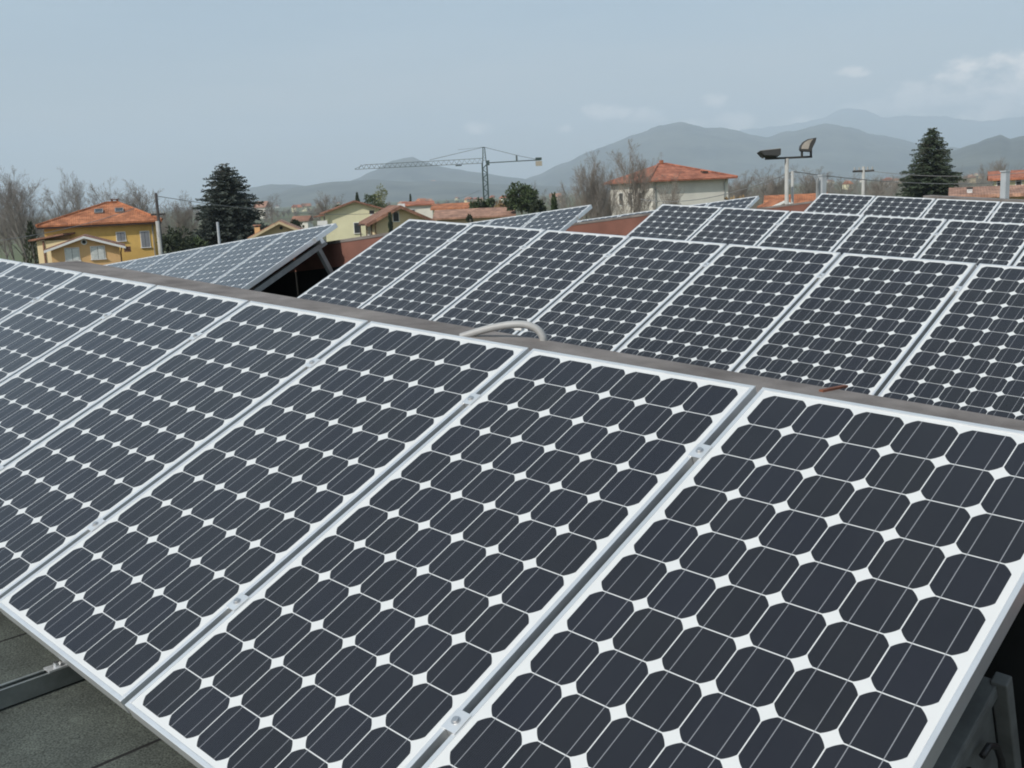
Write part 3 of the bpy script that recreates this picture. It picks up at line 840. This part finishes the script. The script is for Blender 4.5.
# cream house at the right edge
rc = house_empty('cream_cottage', (at(1026, 183, 92).x, 92), R(-24), 'cream cottage with red tile roof at the right edge, behind a grey post')
xw = (at(1026, 183, 92).x - at(997, 183, 92).x)
ze_, zr_ = at(1010, 179.3, 92).z, at(1010, 172.6, 96).z
gable_walls(rc, -xw, xw + 3, 0, 8, ze_, zr_, 'cream', 'x')
gable_roof(rc, -xw, xw + 3, 0, 8, ze_, zr_, .5, .2, 'tile_red', 'x')
for px in (999.8, 1018.7): add_window(rc, lx(rc, px, 184, 0), 0, at(px, 186, 92).z, .40, .55, 'front', 'shutter_dark')

# white house with hipped red roof
Y6 = 112.0
corner = at(652.6, 182, Y6)
yaw = R(18)
wh6 = house_empty('white_house', (corner.x, corner.y), yaw, 'large white house with hipped orange-red tile roof and three narrow windows')
cy, sy = math.cos(yaw), math.sin(yaw)
a_ = ((725.6 - 652.6) / F_PX * (Y6 + 2)) / (cy - .21 * sy)
b_ = 11.0
ze6 = corner.z
MB().box(0, 0, 0, a_, b_, ze6).build('wall', M['white'], wh6)
hip_roof(wh6, 0, a_, 0, b_, ze6, ze6 + 1.95, 1.0, .75, .16, 'tile_red', shift=-.6)
for i in range(3):
    add_window(wh6, 0, 3.2 + 2.4 * i, ze6 - 2.35, 1.0, 1.3, 'left', 'shutter_dark')
drain(wh6, a_ - .5, -.08, ze6); drain(wh6, .25, -.08, ze6)
r_ = [c for c in wh6.children if c.name.startswith('roof')][0]
MB().box(a_ * .76 - .3, 1.0, ze6 + .35, a_ * .76 + .3, 1.6, ze6 + .95).build('roof_vent', M['wood_dark'], r_)
MB().box(a_ * .76 - .6, .7, ze6 + .25, a_ * .76 + .6, 1.0, ze6 + .42).build('flashing', M['paint_white'], r_)
ch = MB().box(-.18, -.18, 0, .18, .18, .62, Matrix.Translation((a_ / 2 - .7, b_ / 2, ze6 + 1.75))).build('chimney', M['brick'], wh6)
o = MB(); ap_ = Vector((a_ / 2 - .7, b_ / 2, ze6 + 2.36))
o.tube([ap_, ap_ + Vector((0, 0, .9))], .02, 6)
for k in range(4): o.tube([ap_ + Vector((-.35 + .05 * k, 0, .45 + .13 * k)), ap_ + Vector((.35 - .05 * k, 0, .45 + .13 * k))], .012, 5)
o.build('aerial', M['steel_dull'], wh6)

# ------------------------------------------------------------------ crane
YC = 455.0
base = at(487, 215, YC)
ck = empty('tower_crane', (base.x, YC, 0), R(0), 'tall green tower crane with lattice jib above the red roofs', 'crane')
ztop = at(485.5, 147, YC).z; zj = at(485.5, 163, YC).z
ms = MB(); wv = 1.05
for sx in (-1, 1):
    for sy_ in (-1, 1): ms.bar((sx * wv, sy_ * wv, 0), (sx * wv * .92, sy_ * wv * .92, zj), .6)
k = 0; z = 1.0; stp = 2.0
while z + stp < zj:
    s1 = 1 if k % 2 else -1
    for sy_ in (-1, 1):
        ms.bar((-wv * s1, sy_ * wv, z), (wv * s1, sy_ * wv, z + stp), .34); ms.bar((-wv, sy_ * wv, z), (wv, sy_ * wv, z), .1)
        ms.bar((sy_ * wv, -wv * s1, z), (sy_ * wv, wv * s1, z + stp), .34)
    z += stp; k += 1
ms.build('mast', M['crane_green'], ck)
hd = MB()
for sx in (-1, 1):
    for sy_ in (-1, 1): hd.bar((sx * .75, sy_ * .75, zj), (sx * .35, sy_ * .35, ztop), .34)
z = zj + 1
while z < ztop - 1:
    hd.bar((-.6, -.6, z), (.6, -.6, z + 1.3), .12); hd.bar((.6, -.6, z), (-.6, -.6, z), .1); z += 1.3
hd.box(-.7, -.7, ztop - .35, .5, .7, ztop)
hd.build('tower_head', M['crane_green'], ck)
MB().box(.9, -1.0, zj - 1.0, 2.1, .9, zj + 1.0).build('cab', M['crane_green'], ck)
jl = (487 - 360) / F_PX * YC; cj = (543 - 487) / F_PX * YC
jb = MB(); hj = 2.0
for yy, zz in ((-.6, 0), (.6, 0)): jb.bar((-.8, yy, zj + zz), (-jl, yy, zj + zz - .2), .17)
jb.bar((-.8, 0, zj + hj), (-jl + 4, 0, zj + hj * .75), .2); jb.bar((-jl + 4, 0, zj + hj * .75), (-jl, 0, zj), .16)
x = -.8; k = 0
while x > -jl + 3.5:
    for yy in (-.6, .6):
        jb.bar((x, yy, zj), (x - 1.1, 0, zj + hj * .88), .07); jb.bar((x - 1.1, 0, zj + hj * .88), (x - 2.2, yy, zj), .07)
    jb.bar((x, -.6, zj), (x, .6, zj), .08); x -= 2.2
jb.build('jib', M['crane_grey'], ck)
c2_ = MB()
for yy in (-.6, .6): c2_.bar((.8, yy, zj), (cj, yy, zj + .3), .35)
x = 1
while x < cj - 1: c2_.bar((x, -.6, zj + .05), (x + 1.5, .6, zj + .08), .12); x += 1.5
c2_.build('counter_jib', M['crane_green'], ck)
MB().box(cj - 2.6, -.8, zj - 2.2, cj + .1, .8, zj - .2).build('ballast', M['ballast'], ck)
MB().box(cj - 2.6, -.8, zj + .4, cj, .8, zj + 1.3).build('winch', M['crane_green'], ck)
MB().tube([(0, 0, ztop), (-jl * .42, 0, zj + hj + .3)], .09, 5).tube([(0, 0, ztop), (-jl * .2, 0, zj + hj + 4)], .05, 5).build('jib_tie', M['crane_grey'], ck)
MB().tube([(0, 0, ztop), (cj * .6, 0, zj + 2.4), (cj - 1.5, 0, zj + .4)], .09, 5).build('counter_tie', M['crane_grey'], ck)
MB().box(cj * .55, -.05, zj, cj * .58, .05, zj + 2.6).build('post', M['crane_grey'], ck)
MB().box(-jl * .2 - 1.3, -.7, zj - .75, -jl * .2 + 1.3, .7, zj - .25).build('trolley', M['crane_green'], ck)

# ------------------------------------------------------------------ poles, floodlights, posts
YF = 26.0
fb = at(787, 205, YF); ft = at(786.8, 158.5, YF)
fl = empty('floodlight_mast', (ft.x, YF, 0), 0, 'grey mast with crossbar carrying two dark floodlights', 'floodlight mast')
MB().tube([(0, 0, 0), (0, 0, ft.z)], [.06, .048], 14).build('pole', M['concrete'], fl, smooth=True)
xa, xb = at(765, 158, YF), at(812, 156.5, YF)
MB().bar((xa.x - ft.x, 0, ft.z + .015), (xb.x - ft.x, 0, ft.z + .015), .05, .05).build('crossbar', M['lamp_body'], fl)
def flood(px0, px1, zc, tilt, lab):
    c0, c1 = at(px0, 155, YF).x - ft.x, at(px1, 155, YF).x - ft.x
    xm = (c0 + c1) / 2; w_ = (c1 - c0) / 2
    T = Matrix.Translation((xm, 0, ft.z + zc)) @ tilt
    o = MB()
    o.prism([(-w_, .030), (w_, .060), (w_ * .96, -.085), (w_ * .80, -.115), (-w_ * .62, -.085)], -.2, .2, T)
    o = o.build('floodlight', M['lamp_body'], fl, bevel=.006); o['label'] = lab
    MB().prism([(-w_ * .93, .0312), (w_ * .93, .0592), (w_ * .93, .067), (-w_ * .93, .039)], -.19, .19, T).build('lens', M['lamp_glass'], o)
    br = MB()
    for sx in (-.6, .6):
        br.bar((xm + sx * w_, 0, ft.z + .03), (xm + sx * w_, 0, ft.z + zc - .04), .03, .05)
    br.build('bracket', M['lamp_body'], o)
    return o
flood(758.5, 779, .16, Matrix.Rotation(R(-6), 4, 'X'), 'left floodlight lying almost flat')
# right one is tipped up, its lens turned to the sun
c0 = (at(799, 155, YF).x + at(813, 155, YF).x) / 2 - ft.x
def fpt(px, py): q = at(px, py, YF); return (q.x - ft.x, q.z)
o = MB().prism([fpt(*q) for q in ((799, 149.5), (799.6, 146), (802.2, 142.3), (806.5, 139.6), (814.8, 138), (813.8, 142.5), (811.3, 147.5), (809.6, 152), (800.2, 151.5))], -.17, .17, Matrix.Rotation(R(-10), 4, 'Z'))
o = o.build('floodlight', M['lamp_body'], fl, bevel=.008); o['label'] = 'right floodlight tipped upright'
MB().prism([fpt(*q) for q in ((800, 149.2), (800.6, 146.4), (803, 143), (806.8, 140.5), (811.5, 139.3), (808.6, 143.5), (806.8, 149.6))], -.185, -.1705, Matrix.Rotation(R(-10), 4, 'Z')).build('lens', M['lamp_glass'], o)
br = MB()
for sx in (-.1, .12): br.bar((c0 + sx, 0, ft.z + .03), (c0 + sx, 0, ft.z + .19), .03, .05)
br.build('bracket', M['lamp_body'], o)
p2 = at(792.5, 171, 27.0)
o = MB().tube([(p2.x, 27, 0), (p2.x, 27, p2.z)], .036, 12).build('short_pole', M['concrete'], smooth=True)
tag(o, 'slimmer grey pole right beside the floodlight mast', 'pole')
def post(px, pt, Yp, w, lab, rail):
    t = at(px, pt, Yp)
    r = empty('grey_post', (t.x, Yp, 0), R(20), lab, 'post')
    MB().box(-w, -.07, 0, w, .07, t.z).build('shaft', M['post_grey'], r)
    MB().box(-w - .02, -.08, t.z, w + .0, .08, t.z + .03).build('cap', M['post_grey'], r)
    if rail: MB().box(-w - .10, -.03, 0, -w - .05, .03, t.z - .05).build('side_rail', M['steel_dull'], r)
    return r
post(822.5, 176, 24.0, .055, 'light grey post rising behind the left end of the farthest row', 1)
post(1005.5, 172, 22.0, .055, 'light grey post before the cream cottage at the right', 0)
# utility poles
def utility(px, top, Yp, lab, dark=True, arm=.9, low=.2):
    t = at(px, top, Yp)
    r = empty('utility_pole', (t.x, Yp, 0), R(8), lab, 'utility pole')
    MB().tube([(0, 0, 0), (0, 0, t.z)], [.14, .085], 12).build('pole', M['pole_dark'] if dark else M['concrete'], r, smooth=True)
    MB().box(-arm, -.05, t.z - low - .12, arm, .05, t.z - low).build('crossarm', M['pole_dark'], r)
    for sx in (-.85, -.4, .4, .85): MB().tube([(arm * sx, 0, t.z - low), (arm * sx, 0, t.z - low + .17)], .045, 8).build('insulator', M['conduit'], r)
    return r
utility(155.8, 193, 66, 'utility pole with crossarms at the right corner of the yellow house', True, .42, 1.25)
t = at(157.3, 221, 64.5)
o = MB().tube([(t.x, 64.5, 0), (t.x, 64.5, t.z)], [.14, .115], 12).build('concrete_post', M['concrete'], smooth=True)
tag(o, 'pale concrete post against the right corner of the yellow house', 'post')
up = utility(863.5, 166.5, 62, 'utility pole with crossarm between the floodlight mast and the conifer', False, .65)
def wire(a, b_, sag, r, lab):
    a, b_ = Vector(a), Vector(b_)
    pts = [a.lerp(b_, i / 24) - Vector((0, 0, sag * (1 - (2 * i / 24 - 1) ** 2))) for i in range(25)]
    return tag(MB().tube(pts, r, 5).build('overhead_cable', M['wire']), lab, 'cable', 'overhead cables')
wire(at(793, 171.5, 27), at(640, 199, 42), .35, .012, 'cable running left from the slim pole to the white house')
wire(at(793, 171.5, 27), at(1100, 168, 42), .45, .012, 'cable running right from the slim pole past the conifer')
wire(at(863, 170, 62), at(1100, 160, 60), .6, .016, 'cable running right from the far utility pole')
wire(at(156, 200, 66), at(-60, 246, 50), .5, .016, 'cable running left from the pole by the yellow house')
wire(at(156, 196, 66), at(480, 190, 160), 2.2, .02, 'cable running right from the pole by the yellow house')

# ------------------------------------------------------------------ trees
def rnd(a, b): return random.uniform(a, b)
def bare_tree(H, spread, seed, stems=1, trunk_r=.16, twig='twig', bark='bark', first=.28, dens=1.0):
    """leafless tree: (trunk and limbs, twigs)"""
    random.seed(seed)
    T, C = MB(), MB()
    def grow(p, d, L, r, lvl):
        nseg = 4 if lvl < 2 else 3
        pts = [p]; q = p.copy(); dd = d.copy()
        for i in range(nseg):
            dd = (dd + Vector((rnd(-1, 1), rnd(-1, 1), rnd(-.3, .8))) * (.10 + .05 * lvl)).normalized()
            q = q + dd * (L / nseg); pts.append(q.copy())
        rad = [r * (1 - .72 * i / nseg) for i in range(nseg + 1)]
        (T if lvl <= 1 else C).tube(pts, rad, 6 if lvl == 0 else (4 if lvl == 1 else 3), cap=False)
        if lvl >= 4: return
        nb = [int(11 * dens), int(8 * dens), int(7 * dens), int(5 * dens)][lvl]
        lo = [first, .22, .18, .15][lvl]
        for b_ in range(nb):
            t = lo + (1 - lo) * (b_ + rnd(0, 1)) / nb
            k = min(int(t * nseg), nseg - 1); pp = pts[k].lerp(pts[k + 1], t * nseg - k)
            ax = (pts[k + 1] - pts[k]).normalized()
            side = ax.cross(Vector((rnd(-1, 1), rnd(-1, 1), rnd(-1, 1)))).normalized()
            ang = R(rnd(22, 48) if lvl < 2 else rnd(25, 65))
            nd = (ax * math.cos(ang) + side * math.sin(ang) * spread).normalized()
            nd.z += .18; nd.normalize()
            ll = L * (rnd(.5, .72) if lvl == 0 else rnd(.4, .62)) * (1.08 - .55 * t)
            grow(pp, nd, ll, max(rad[k] * .5, .0065), lvl + 1)
    for s_ in range(stems):
        a = rnd(0, 6.28); off = Vector((math.cos(a), math.sin(a), 0)) * (.35 * (stems > 1))
        lean = Vector((math.cos(a) * .16 * (stems > 1), math.sin(a) * .16 * (stems > 1), 1)).normalized()
        grow(off, lean, H * rnd(.8, 1.0), trunk_r, 0)
    return T, C
def tree_thing(name, T, C, bark, crown, label, group, loc, rz=0, s=1.0, cat='tree'):
    r = empty(name, loc, rz, label, cat, group)
    T.build('trunk', M[bark], r); C.build('crown', M[crown], r)
    r.scale = (s, s, s); return r
def at_ground(px, Yd):
    q = at(px, hz(px), Yd); return Vector((q.x, Yd, 0))
def top_h(px, py, Yd): return at(px, py, Yd).z
BT = []
for sd, st, spd, tw in ((11, 1, 1.0, 'twig'), (23, 2, .9, 'twig'), (37, 3, .85, 'twig_warm'), (51, 1, 1.15, 'twig_warm')):
    T, C = bare_tree(10.0, spd, sd, st, .13, tw)
    r = tree_thing('bare_tree', T, C, 'bark', tw, 'x', 'bare trees round the houses', (0, 0, -500))
    BT.append(r)
used = set()
def top_of(r):
    return max(max(v.co.z for v in c.data.vertices) for c in r.children)
BTH = [top_of(r) for r in BT]
def bare(kind, px, py, Yd, label, rz=None, group='bare trees round the houses', wide=1.0):
    src = BT[kind]
    o = src if kind not in used else copy_tree(src)
    used.add(kind)
    s = top_h(px, py, Yd) / BTH[kind]
    p = at_ground(px, Yd)
    o.location = p; o.scale = (s * wide, s * wide, s); o.rotation_euler = (0, 0, rnd(0, 6.28) if rz is None else rz)
    tag(o, label, 'tree', group)
    return o
random.seed(5)
G1 = 'bare trees left of and behind the yellow house'
bare(0, 24, 164, 112, 'tall bare tree at the far left, left of its pair', group=G1, wide=1.1)
bare(1, 40, 163, 116, 'tall bare twin-stemmed tree nearest the yellow house on its left', group=G1)
bare(0, 3, 185, 125, 'bare tree cut by the left edge of the picture', group=G1)
bare(1, 73, 166, 130, 'tall slim bare tree behind the left slope of the orange roof', group=G1, wide=.8)
bare(0, 83, 170, 134, 'bare tree standing just right of the slim one behind the orange roof', group=G1, wide=.8)
bare(2, 14, 172, 128, 'pale bare tree between the two tall ones at the far left', group=G1, wide=1.1)
bare(3, 57, 180, 122, 'low bushy bare tree just left of the orange roof', group=G1, wide=1.2)
bare(0, 128, 181, 132, 'thin bare tree right of the yellow house chimney', group=G1)
bare(3, 98, 176, 128, 'small bare tree behind the left skylight of the yellow house', group=G1)
bare(3, 112, 184, 140, 'low bare tree directly behind the yellow house chimney', group=G1, wide=1.2)
bare(2, 138, 178, 128, 'round bare budding tree behind the right slope of the orange roof', group=G1, wide=1.2)
bare(1, 166, 190, 140, 'bare tree right of the utility pole', group=G1, wide=1.2)
bare(2, 183, 194, 120, 'brown bare tree left of the big dark cedar', group=G1, wide=1.1)
G2 = 'bare trees before the white house'
bare(2, 590, 150, 98, 'bare multi-stemmed tree farthest left before the white house', group=G2, wide=.85)
bare(1, 612, 147, 96, 'bare tree in the middle of the clump before the white house', group=G2, wide=.9)
bare(2, 636, 137, 95, 'tallest bare tree, before the narrow windows of the white house', group=G2, wide=.95)
bare(2, 602, 160, 104, 'slim bare tree between the two left clumps before the white house', group=G2, wide=.8)
bare(3, 647, 158, 100, 'short bare tree right of the tallest one before the white house', group=G2, wide=.6)
bare(2, 672, 172, 90, 'low thin bare tree before the grey side of the white house', group=G2, wide=.8)
bare(3, 566, 176, 120, 'bare tree between the rounded pine and the white house', group=G2)
bare(0, 540, 180, 130, 'faint bare tree behind the rounded pine', group=G2)
G3 = 'bare trees between the white house and the conifer'
for i, (px, py, Yd, k) in enumerate(((741, 170, 150, 2), (757, 164, 140, 3), (775, 166, 135, 2), (800, 163, 150, 3), (816, 166, 150, 2), (845, 172, 170, 3), (878, 174, 190, 2), (898, 174, 180, 3))):
    bare(k, px, py, Yd, ['bare brown tree just right of the white house', 'bare rounded tree left of the floodlight mast', 'bare tree close behind the left floodlight', 'bare tree behind the right floodlight', 'bare tree above the left grey post', 'low bare tree left of the far utility pole', 'low bare tree right of the far utility pole', 'low bare tree left of the conifer'][i], group=G3, wide=1.35)
G4 = 'bare trees in the middle distance'
for px, py, Yd, k, lab in ((275, 192, 190, 3, 'pale bare tree above the tan house'), (322, 190, 200, 2, 'hazy bare tree left of the cream house'), (336, 193, 210, 3, 'second hazy bare tree left of the cream house'), (1000, 156, 260, 2, 'tall hazy bare tree above the cream cottage'), (985, 160, 250, 3, 'hazy bare tree left of the cream cottage'), (955, 172, 230, 2, 'hazy bare tree just right of the conifer')):
    bare(k, px, py, Yd, lab, group=G4, wide=1.1)

def card(mb, p, d, L, w, up):
    x = d.cross(up)
    x = x.normalized() if x.length > 1e-4 else Vector((1, 0, 0))
    a = p - x * w * .25; b_ = p + x * w * .25; m1 = p + d * L * .55 + x * w * .5; m2 = p + d * L * .55 - x * w * .5; t = p + d * L
    o = len(mb.v); mb.v += [tuple(a), tuple(b_), tuple(m1), tuple(t), tuple(m2)]; mb.f.append((o, o + 1, o + 2, o + 3, o + 4))
def conifer(H, Rb, seed, droop=.25, whorls=34, per=10, power=.85, gap=.0, base=.06, sz=1.0):
    random.seed(seed)
    T, C = MB(), MB()
    T.tube([(0, 0, 0), (0, 0, H * .5), (0, 0, H * .98)], [H * .018, H * .011, .015], 8)
    for i in range(whorls):
        t = (i + rnd(-.3, .3)) / whorls; t = min(max(t, 0), 1)
        z = H * (base + (1 - base) * t)
        rr = Rb * max(.03, (1 - t) ** power) * rnd(.86, 1.05)
        nb = max(4, int(per * (1 - .55 * t)))
        a0 = rnd(0, 6.28)
        for k in range(nb):
            a = a0 + 6.283 * k / nb + rnd(-.25, .25)
            L = rr * rnd(.66, 1.14)
            if random.random() < gap: L *= .6
            hd = Vector((math.cos(a), math.sin(a), 0)); zj = rnd(-1.3, 1.3) * H / whorls
            nn_ = max(4, int(L / .17)); pts = []
            for j in range(nn_ + 1):
                s = j / nn_
                pts.append(Vector((0, 0, z + zj)) + hd * L * s + Vector((0, 0, L * (.22 * s - droop * 1.6 * s * s + .25 * droop * s ** 3 * 2))))
            T.tube([pts[0], pts[len(pts) // 2], pts[-1]], [.035, .02, .006], 3, cap=False)
            for j in range(1, nn_ + 1):
                s = j / nn_
                dv = (pts[j] - pts[j - 1]).normalized(); sd = dv.cross(Vector((0, 0, 1))).normalized()
                ln = (.16 + .42 * L * .30 * (1 - s * .7)) * sz
                for q in (-1, 1):
                    dr = (dv * rnd(.5, .9) + sd * q * rnd(.6, 1.0) + Vector((0, 0, rnd(-.75, .25)))).normalized()
                    card(C, pts[j] + Vector((0, 0, rnd(-.08, .05))), dr, ln * rnd(.7, 1.2), ln * rnd(.26, .42), Vector((rnd(-1, 1), rnd(-1, 1), rnd(-.6, .6))))
                for q in range(2):
                    card(C, pts[j], (dv + Vector((rnd(-.2, .2), rnd(-.2, .2), rnd(-.9, .9)))).normalized(), ln * .8, ln * .28, Vector((rnd(-1, 1), rnd(-1, 1), .3)))
    return T, C
Yc = 98.0; H = top_h(931, 129, Yc)
T, C = conifer(H, 4.2, 3, .17, 70, 20, .575, .25, sz=1.15)
tree_thing('conifer', T, C, 'bark', 'needle', 'dark pointed spruce standing above the farthest panels', None, at_ground(931, Yc))
Yc = 92.0; H = top_h(227, 165, Yc)
T, C = conifer(H, 4.4, 9, .13, 64, 20, .47, .15, sz=1.15)
tree_thing('cedar', T, C, 'bark', 'needle_grey', 'big broad grey-green cedar right of the yellow house', None, at_ground(228, Yc))
def slim(px, py, Yd, rad, seed, lab, mname='needle', name='cypress'):
    H = top_h(px, py, Yd)
    random.seed(seed); T, C = MB(), MB()
    T.tube([(0, 0, 0), (0, 0, H * .9)], [.08, .02], 6)
    for i in range(900):
        t = random.random(); z = H * (.1 + .9 * t); rr = rad * min(1, (1 - t) * 2.2 + .06) * math.sqrt(random.random())
        a = rnd(0, 6.28)
        card(C, Vector((rr * math.cos(a), rr * math.sin(a), z)), Vector((math.cos(a) * .4, math.sin(a) * .4, 1)).normalized(), rnd(.25, .5), rnd(.08, .16), Vector((rnd(-1, 1), rnd(-1, 1), 0)))
    return tree_thing(name, T, C, 'bark', mname, lab, None, at_ground(px, Yd))
slim(388.8, 215.5, 100, .17, 1, 'thin dark cypress before the apricot house wall')
slim(410.5, 195, 240, .45, 2, 'far slim cypress above the red roofs')
slim(553.5, 196, 96, .55, 4, 'dark column-shaped cypress right of the rounded pine', 'leaf')
slim(29, 224, 104, .9, 6, 'dark ivy-clad stump at the far left beneath the bare trees', 'ivy', 'ivy_column')
slim(357.5, 194, 150, .7, 7, 'small dark conifer behind the cream house ridge', 'needle', 'conifer')
def leafy(px, py, Yd, rx, rz_, seed, mname, lab, nclump=26, ncard=90, stem=.12, name='evergreen_tree', cat='tree', group=None, sz=.3):
    H = top_h(px, py, Yd); random.seed(seed); T, C = MB(), MB()
    zc = H - rz_
    T.tube([(0, 0, 0), (0, 0, max(.4, zc))], [stem, stem * .6], 7)
    for i in range(nclump):
        while True:
            q = Vector((rnd(-1, 1), rnd(-1, 1), rnd(-1, 1)))
            if .25 < q.length < 1: break
        c = Vector((q.x * rx * .82, q.y * rx * .82, zc + q.z * rz_ * .86)); cr = rx * rnd(.2, .36)
        T.tube([(0, 0, max(.3, zc - rz_ * .5)), c * .5 + Vector((0, 0, zc * .5)), c], [.05, .03, .01], 3, cap=False)
        for k in range(ncard):
            d = Vector((rnd(-1, 1), rnd(-1, 1), rnd(-1, 1))).normalized()
            p = c + d * cr * rnd(.35, 1.05)
            card(C, p, (d + Vector((rnd(-.7, .7), rnd(-.7, .7), rnd(-.5, .7)))).normalized(), sz * rnd(.6, 1.3), sz * rnd(.3, .6), Vector((rnd(-1, 1), rnd(-1, 1), rnd(-1, 1))))
    return tree_thing(name, T, C, 'bark', mname, lab, group, at_ground(px, Yd), cat=cat)
leafy(521, 183.5, 112, 1.95, 1.75, 2, 'leaf', 'dark rounded pine right of the crane mast', 34, 110)
leafy(478, 196.5, 130, 1.15, 1.3, 3, 'leaf', 'dark bushy evergreen left of the crane foot', 18)
leafy(494, 194.5, 130, 1.2, 1.5, 4, 'leaf', 'dark bushy evergreen right of the crane foot', 18)
leafy(380, 187, 165, 2.2, 2.6, 5, 'leaf_spring', 'loose yellow-green budding tree behind the cream house', 22, 60)
leafy(371, 193, 158, 1.6, 1.9, 6, 'leaf', 'dark green bush behind the cream house roof', 16, 70)
leafy(338, 203, 135, 1.3, 1.7, 7, 'leaf', 'dark rounded shrub left of the cream house', 16, 80, name='shrub', cat='shrub')
leafy(174, 226, 80, 1.6, 2.1, 8, 'ivy', 'dark green shrub between the pole and the cedar', 22, 90, name='shrub', cat='shrub')
leafy(188, 231, 82, 1.2, 1.6, 9, 'leaf', 'darker low shrub against the foot of the cedar', 18, 90, name='shrub', cat='shrub')
leafy(502, 199, 118, .8, 1.2, 10, 'golden', 'dry golden shrub right of the crane foot', 14, 60, name='shrub', cat='shrub')
leafy(469, 213.5, 90, .35, .45, 12, 'ivy', 'tiny dark bush before the pink workshop roof', 8, 60, name='shrub', cat='shrub', sz=.16)
leafy(295, 216, 120, .75, .95, 13, 'ivy', 'dark little bush above the tan house roof', 12, 60, name='shrub', cat='shrub')
leafy(537, 196, 104, .7, 1.2, 14, 'ivy', 'dark shrub between the rounded pine and the cypress', 12, 70, name='shrub', cat='shrub')
leafy(735, 192, 70, 1.0, 1.1, 15, 'golden', 'dry brown shrub at the right foot of the white house', 14, 60, name='shrub', cat='shrub')

# the bare woodland and hedges of the plain, one mass to the eye
random.seed(77)
wd = MB()
def low_tree(x, y, h):
    c = Vector((x, y, 0))
    wd.tube([c, c + Vector((rnd(-.3, .3), 0, h * .55))], [.14, .07], 3, cap=False)
    for k in range(46):
        a = rnd(0, 6.28); e = rnd(.25, 1.5); L = h * rnd(.22, .5)
        p = c + Vector((rnd(-.12, .12) * h, rnd(-.12, .12) * h, h * rnd(.12, .62)))
        d = Vector((math.cos(a) * math.cos(e), math.sin(a) * math.cos(e), math.sin(e)))
        q = p + d * L
        w_ = max(.02, y * .00012)
        wd.tube([p, p.lerp(q, .5) + Vector((rnd(-.1, .1), rnd(-.1, .1), .1)) * h * .2, q], [w_, w_ * .8, w_ * .4], 3, cap=False)
for i in range(520):
    px = rnd(-120, 1150)
    y_ = 170 * math.exp(rnd(0, 1.9))
    left = px < 250; right = px > 560
    if not left and not right and y_ < 420: continue
    h = rnd(6, 10.5) if (left or right) else rnd(4, 8)
    if left and y_ < 260: h = rnd(7.5, 11)
    low_tree((px - 512) / F_PX * y_, y_, h)
tag(wd.build('woodland', M['twig']), 'bare brown woodland and hedges spread over the plain behind the houses', 'woodland', kind='stuff')

# the far town: small houses on the plain and the hill foot
random.seed(21)
pal = ('white', 'cream', 'apricot', 'tan'); rfs = ('tile_red', 'tile_pink', 'tile_brown', 'tile_orange')
protos = {}
def far_house(px, Yd, wmat, rmat, w, h, z=0, rz=0, lab=None, grp='small houses of the far town'):
    key = (wmat, rmat)
    if key not in protos:
        r = empty('town_house')
        MB().box(-.5, -.4, -.3, .5, .4, .6).build('wall', M[wmat], r)
        MB().prism([(-.58, .6), (.58, .6), (.0, .95)], -.47, .47).build('roof', M[rmat], r)
        protos[key] = r; o = r
    else: o = copy_tree(protos[key])
    p = at_ground(px, Yd); p.z = z
    o.location = p; o.scale = (w, w, h); o.rotation_euler = (0, 0, rz)
    names = {'white': 'white', 'cream': 'cream', 'apricot': 'apricot', 'tan': 'tan'}
    rn = {'tile_red': 'red', 'tile_pink': 'faded pink', 'tile_brown': 'brown', 'tile_orange': 'orange'}
    tag(o, lab or 'tiny far %s house with %s roof among the town below the hills' % (names[wmat], rn[rmat]), 'house', (grp + ', %s with %s roofs' % (names[wmat], rn[rmat])) if not lab else (grp if 'hamlet' in lab else None))
    return o
far_house(262, 650, 'white', 'tile_pink', 9, 11, rz=1.4, lab='white block showing right of the cedar')
far_house(301, 320, 'white', 'tile_brown', 6, 4.6, rz=1.5, lab='small white house right above the tan house ridge')
for i in range(46):
    px = random.choice((rnd(255, 345), rnd(395, 560), rnd(395, 560), rnd(820, 1010), rnd(820, 1010)))
    Yd = 750 * math.exp(rnd(0, 1.5))
    far_house(px, Yd, random.choice(pal), random.choice(rfs), rnd(6, 11), rnd(6, 8.5), 0, rnd(0, 6.28))
# hamlets up on the hills
for px, py, Yd in ((434, 181, 4650), (437, 182, 4640), (431, 182.5, 4630), (452, 183, 4600), (455, 184, 4590), (462, 189, 4400), (465, 190, 4380), (992, 141, 4150), (997, 139.5, 4150), (1001, 140, 4140), (1019, 140, 4140), (1022, 139, 4130), (520, 190, 4300), (487, 192, 4250)):
    q = at(px, py, Yd)
    far_house(px, Yd - 60, random.choice(('white', 'cream')), 'tile_pink', rnd(16, 26), rnd(12, 18), q.z - 14, rnd(0, 6.28), grp='pale hamlet houses on the slopes', lab='pale speck of a hamlet house high on a hazy slope')
    
bpy.context.view_layer.update()
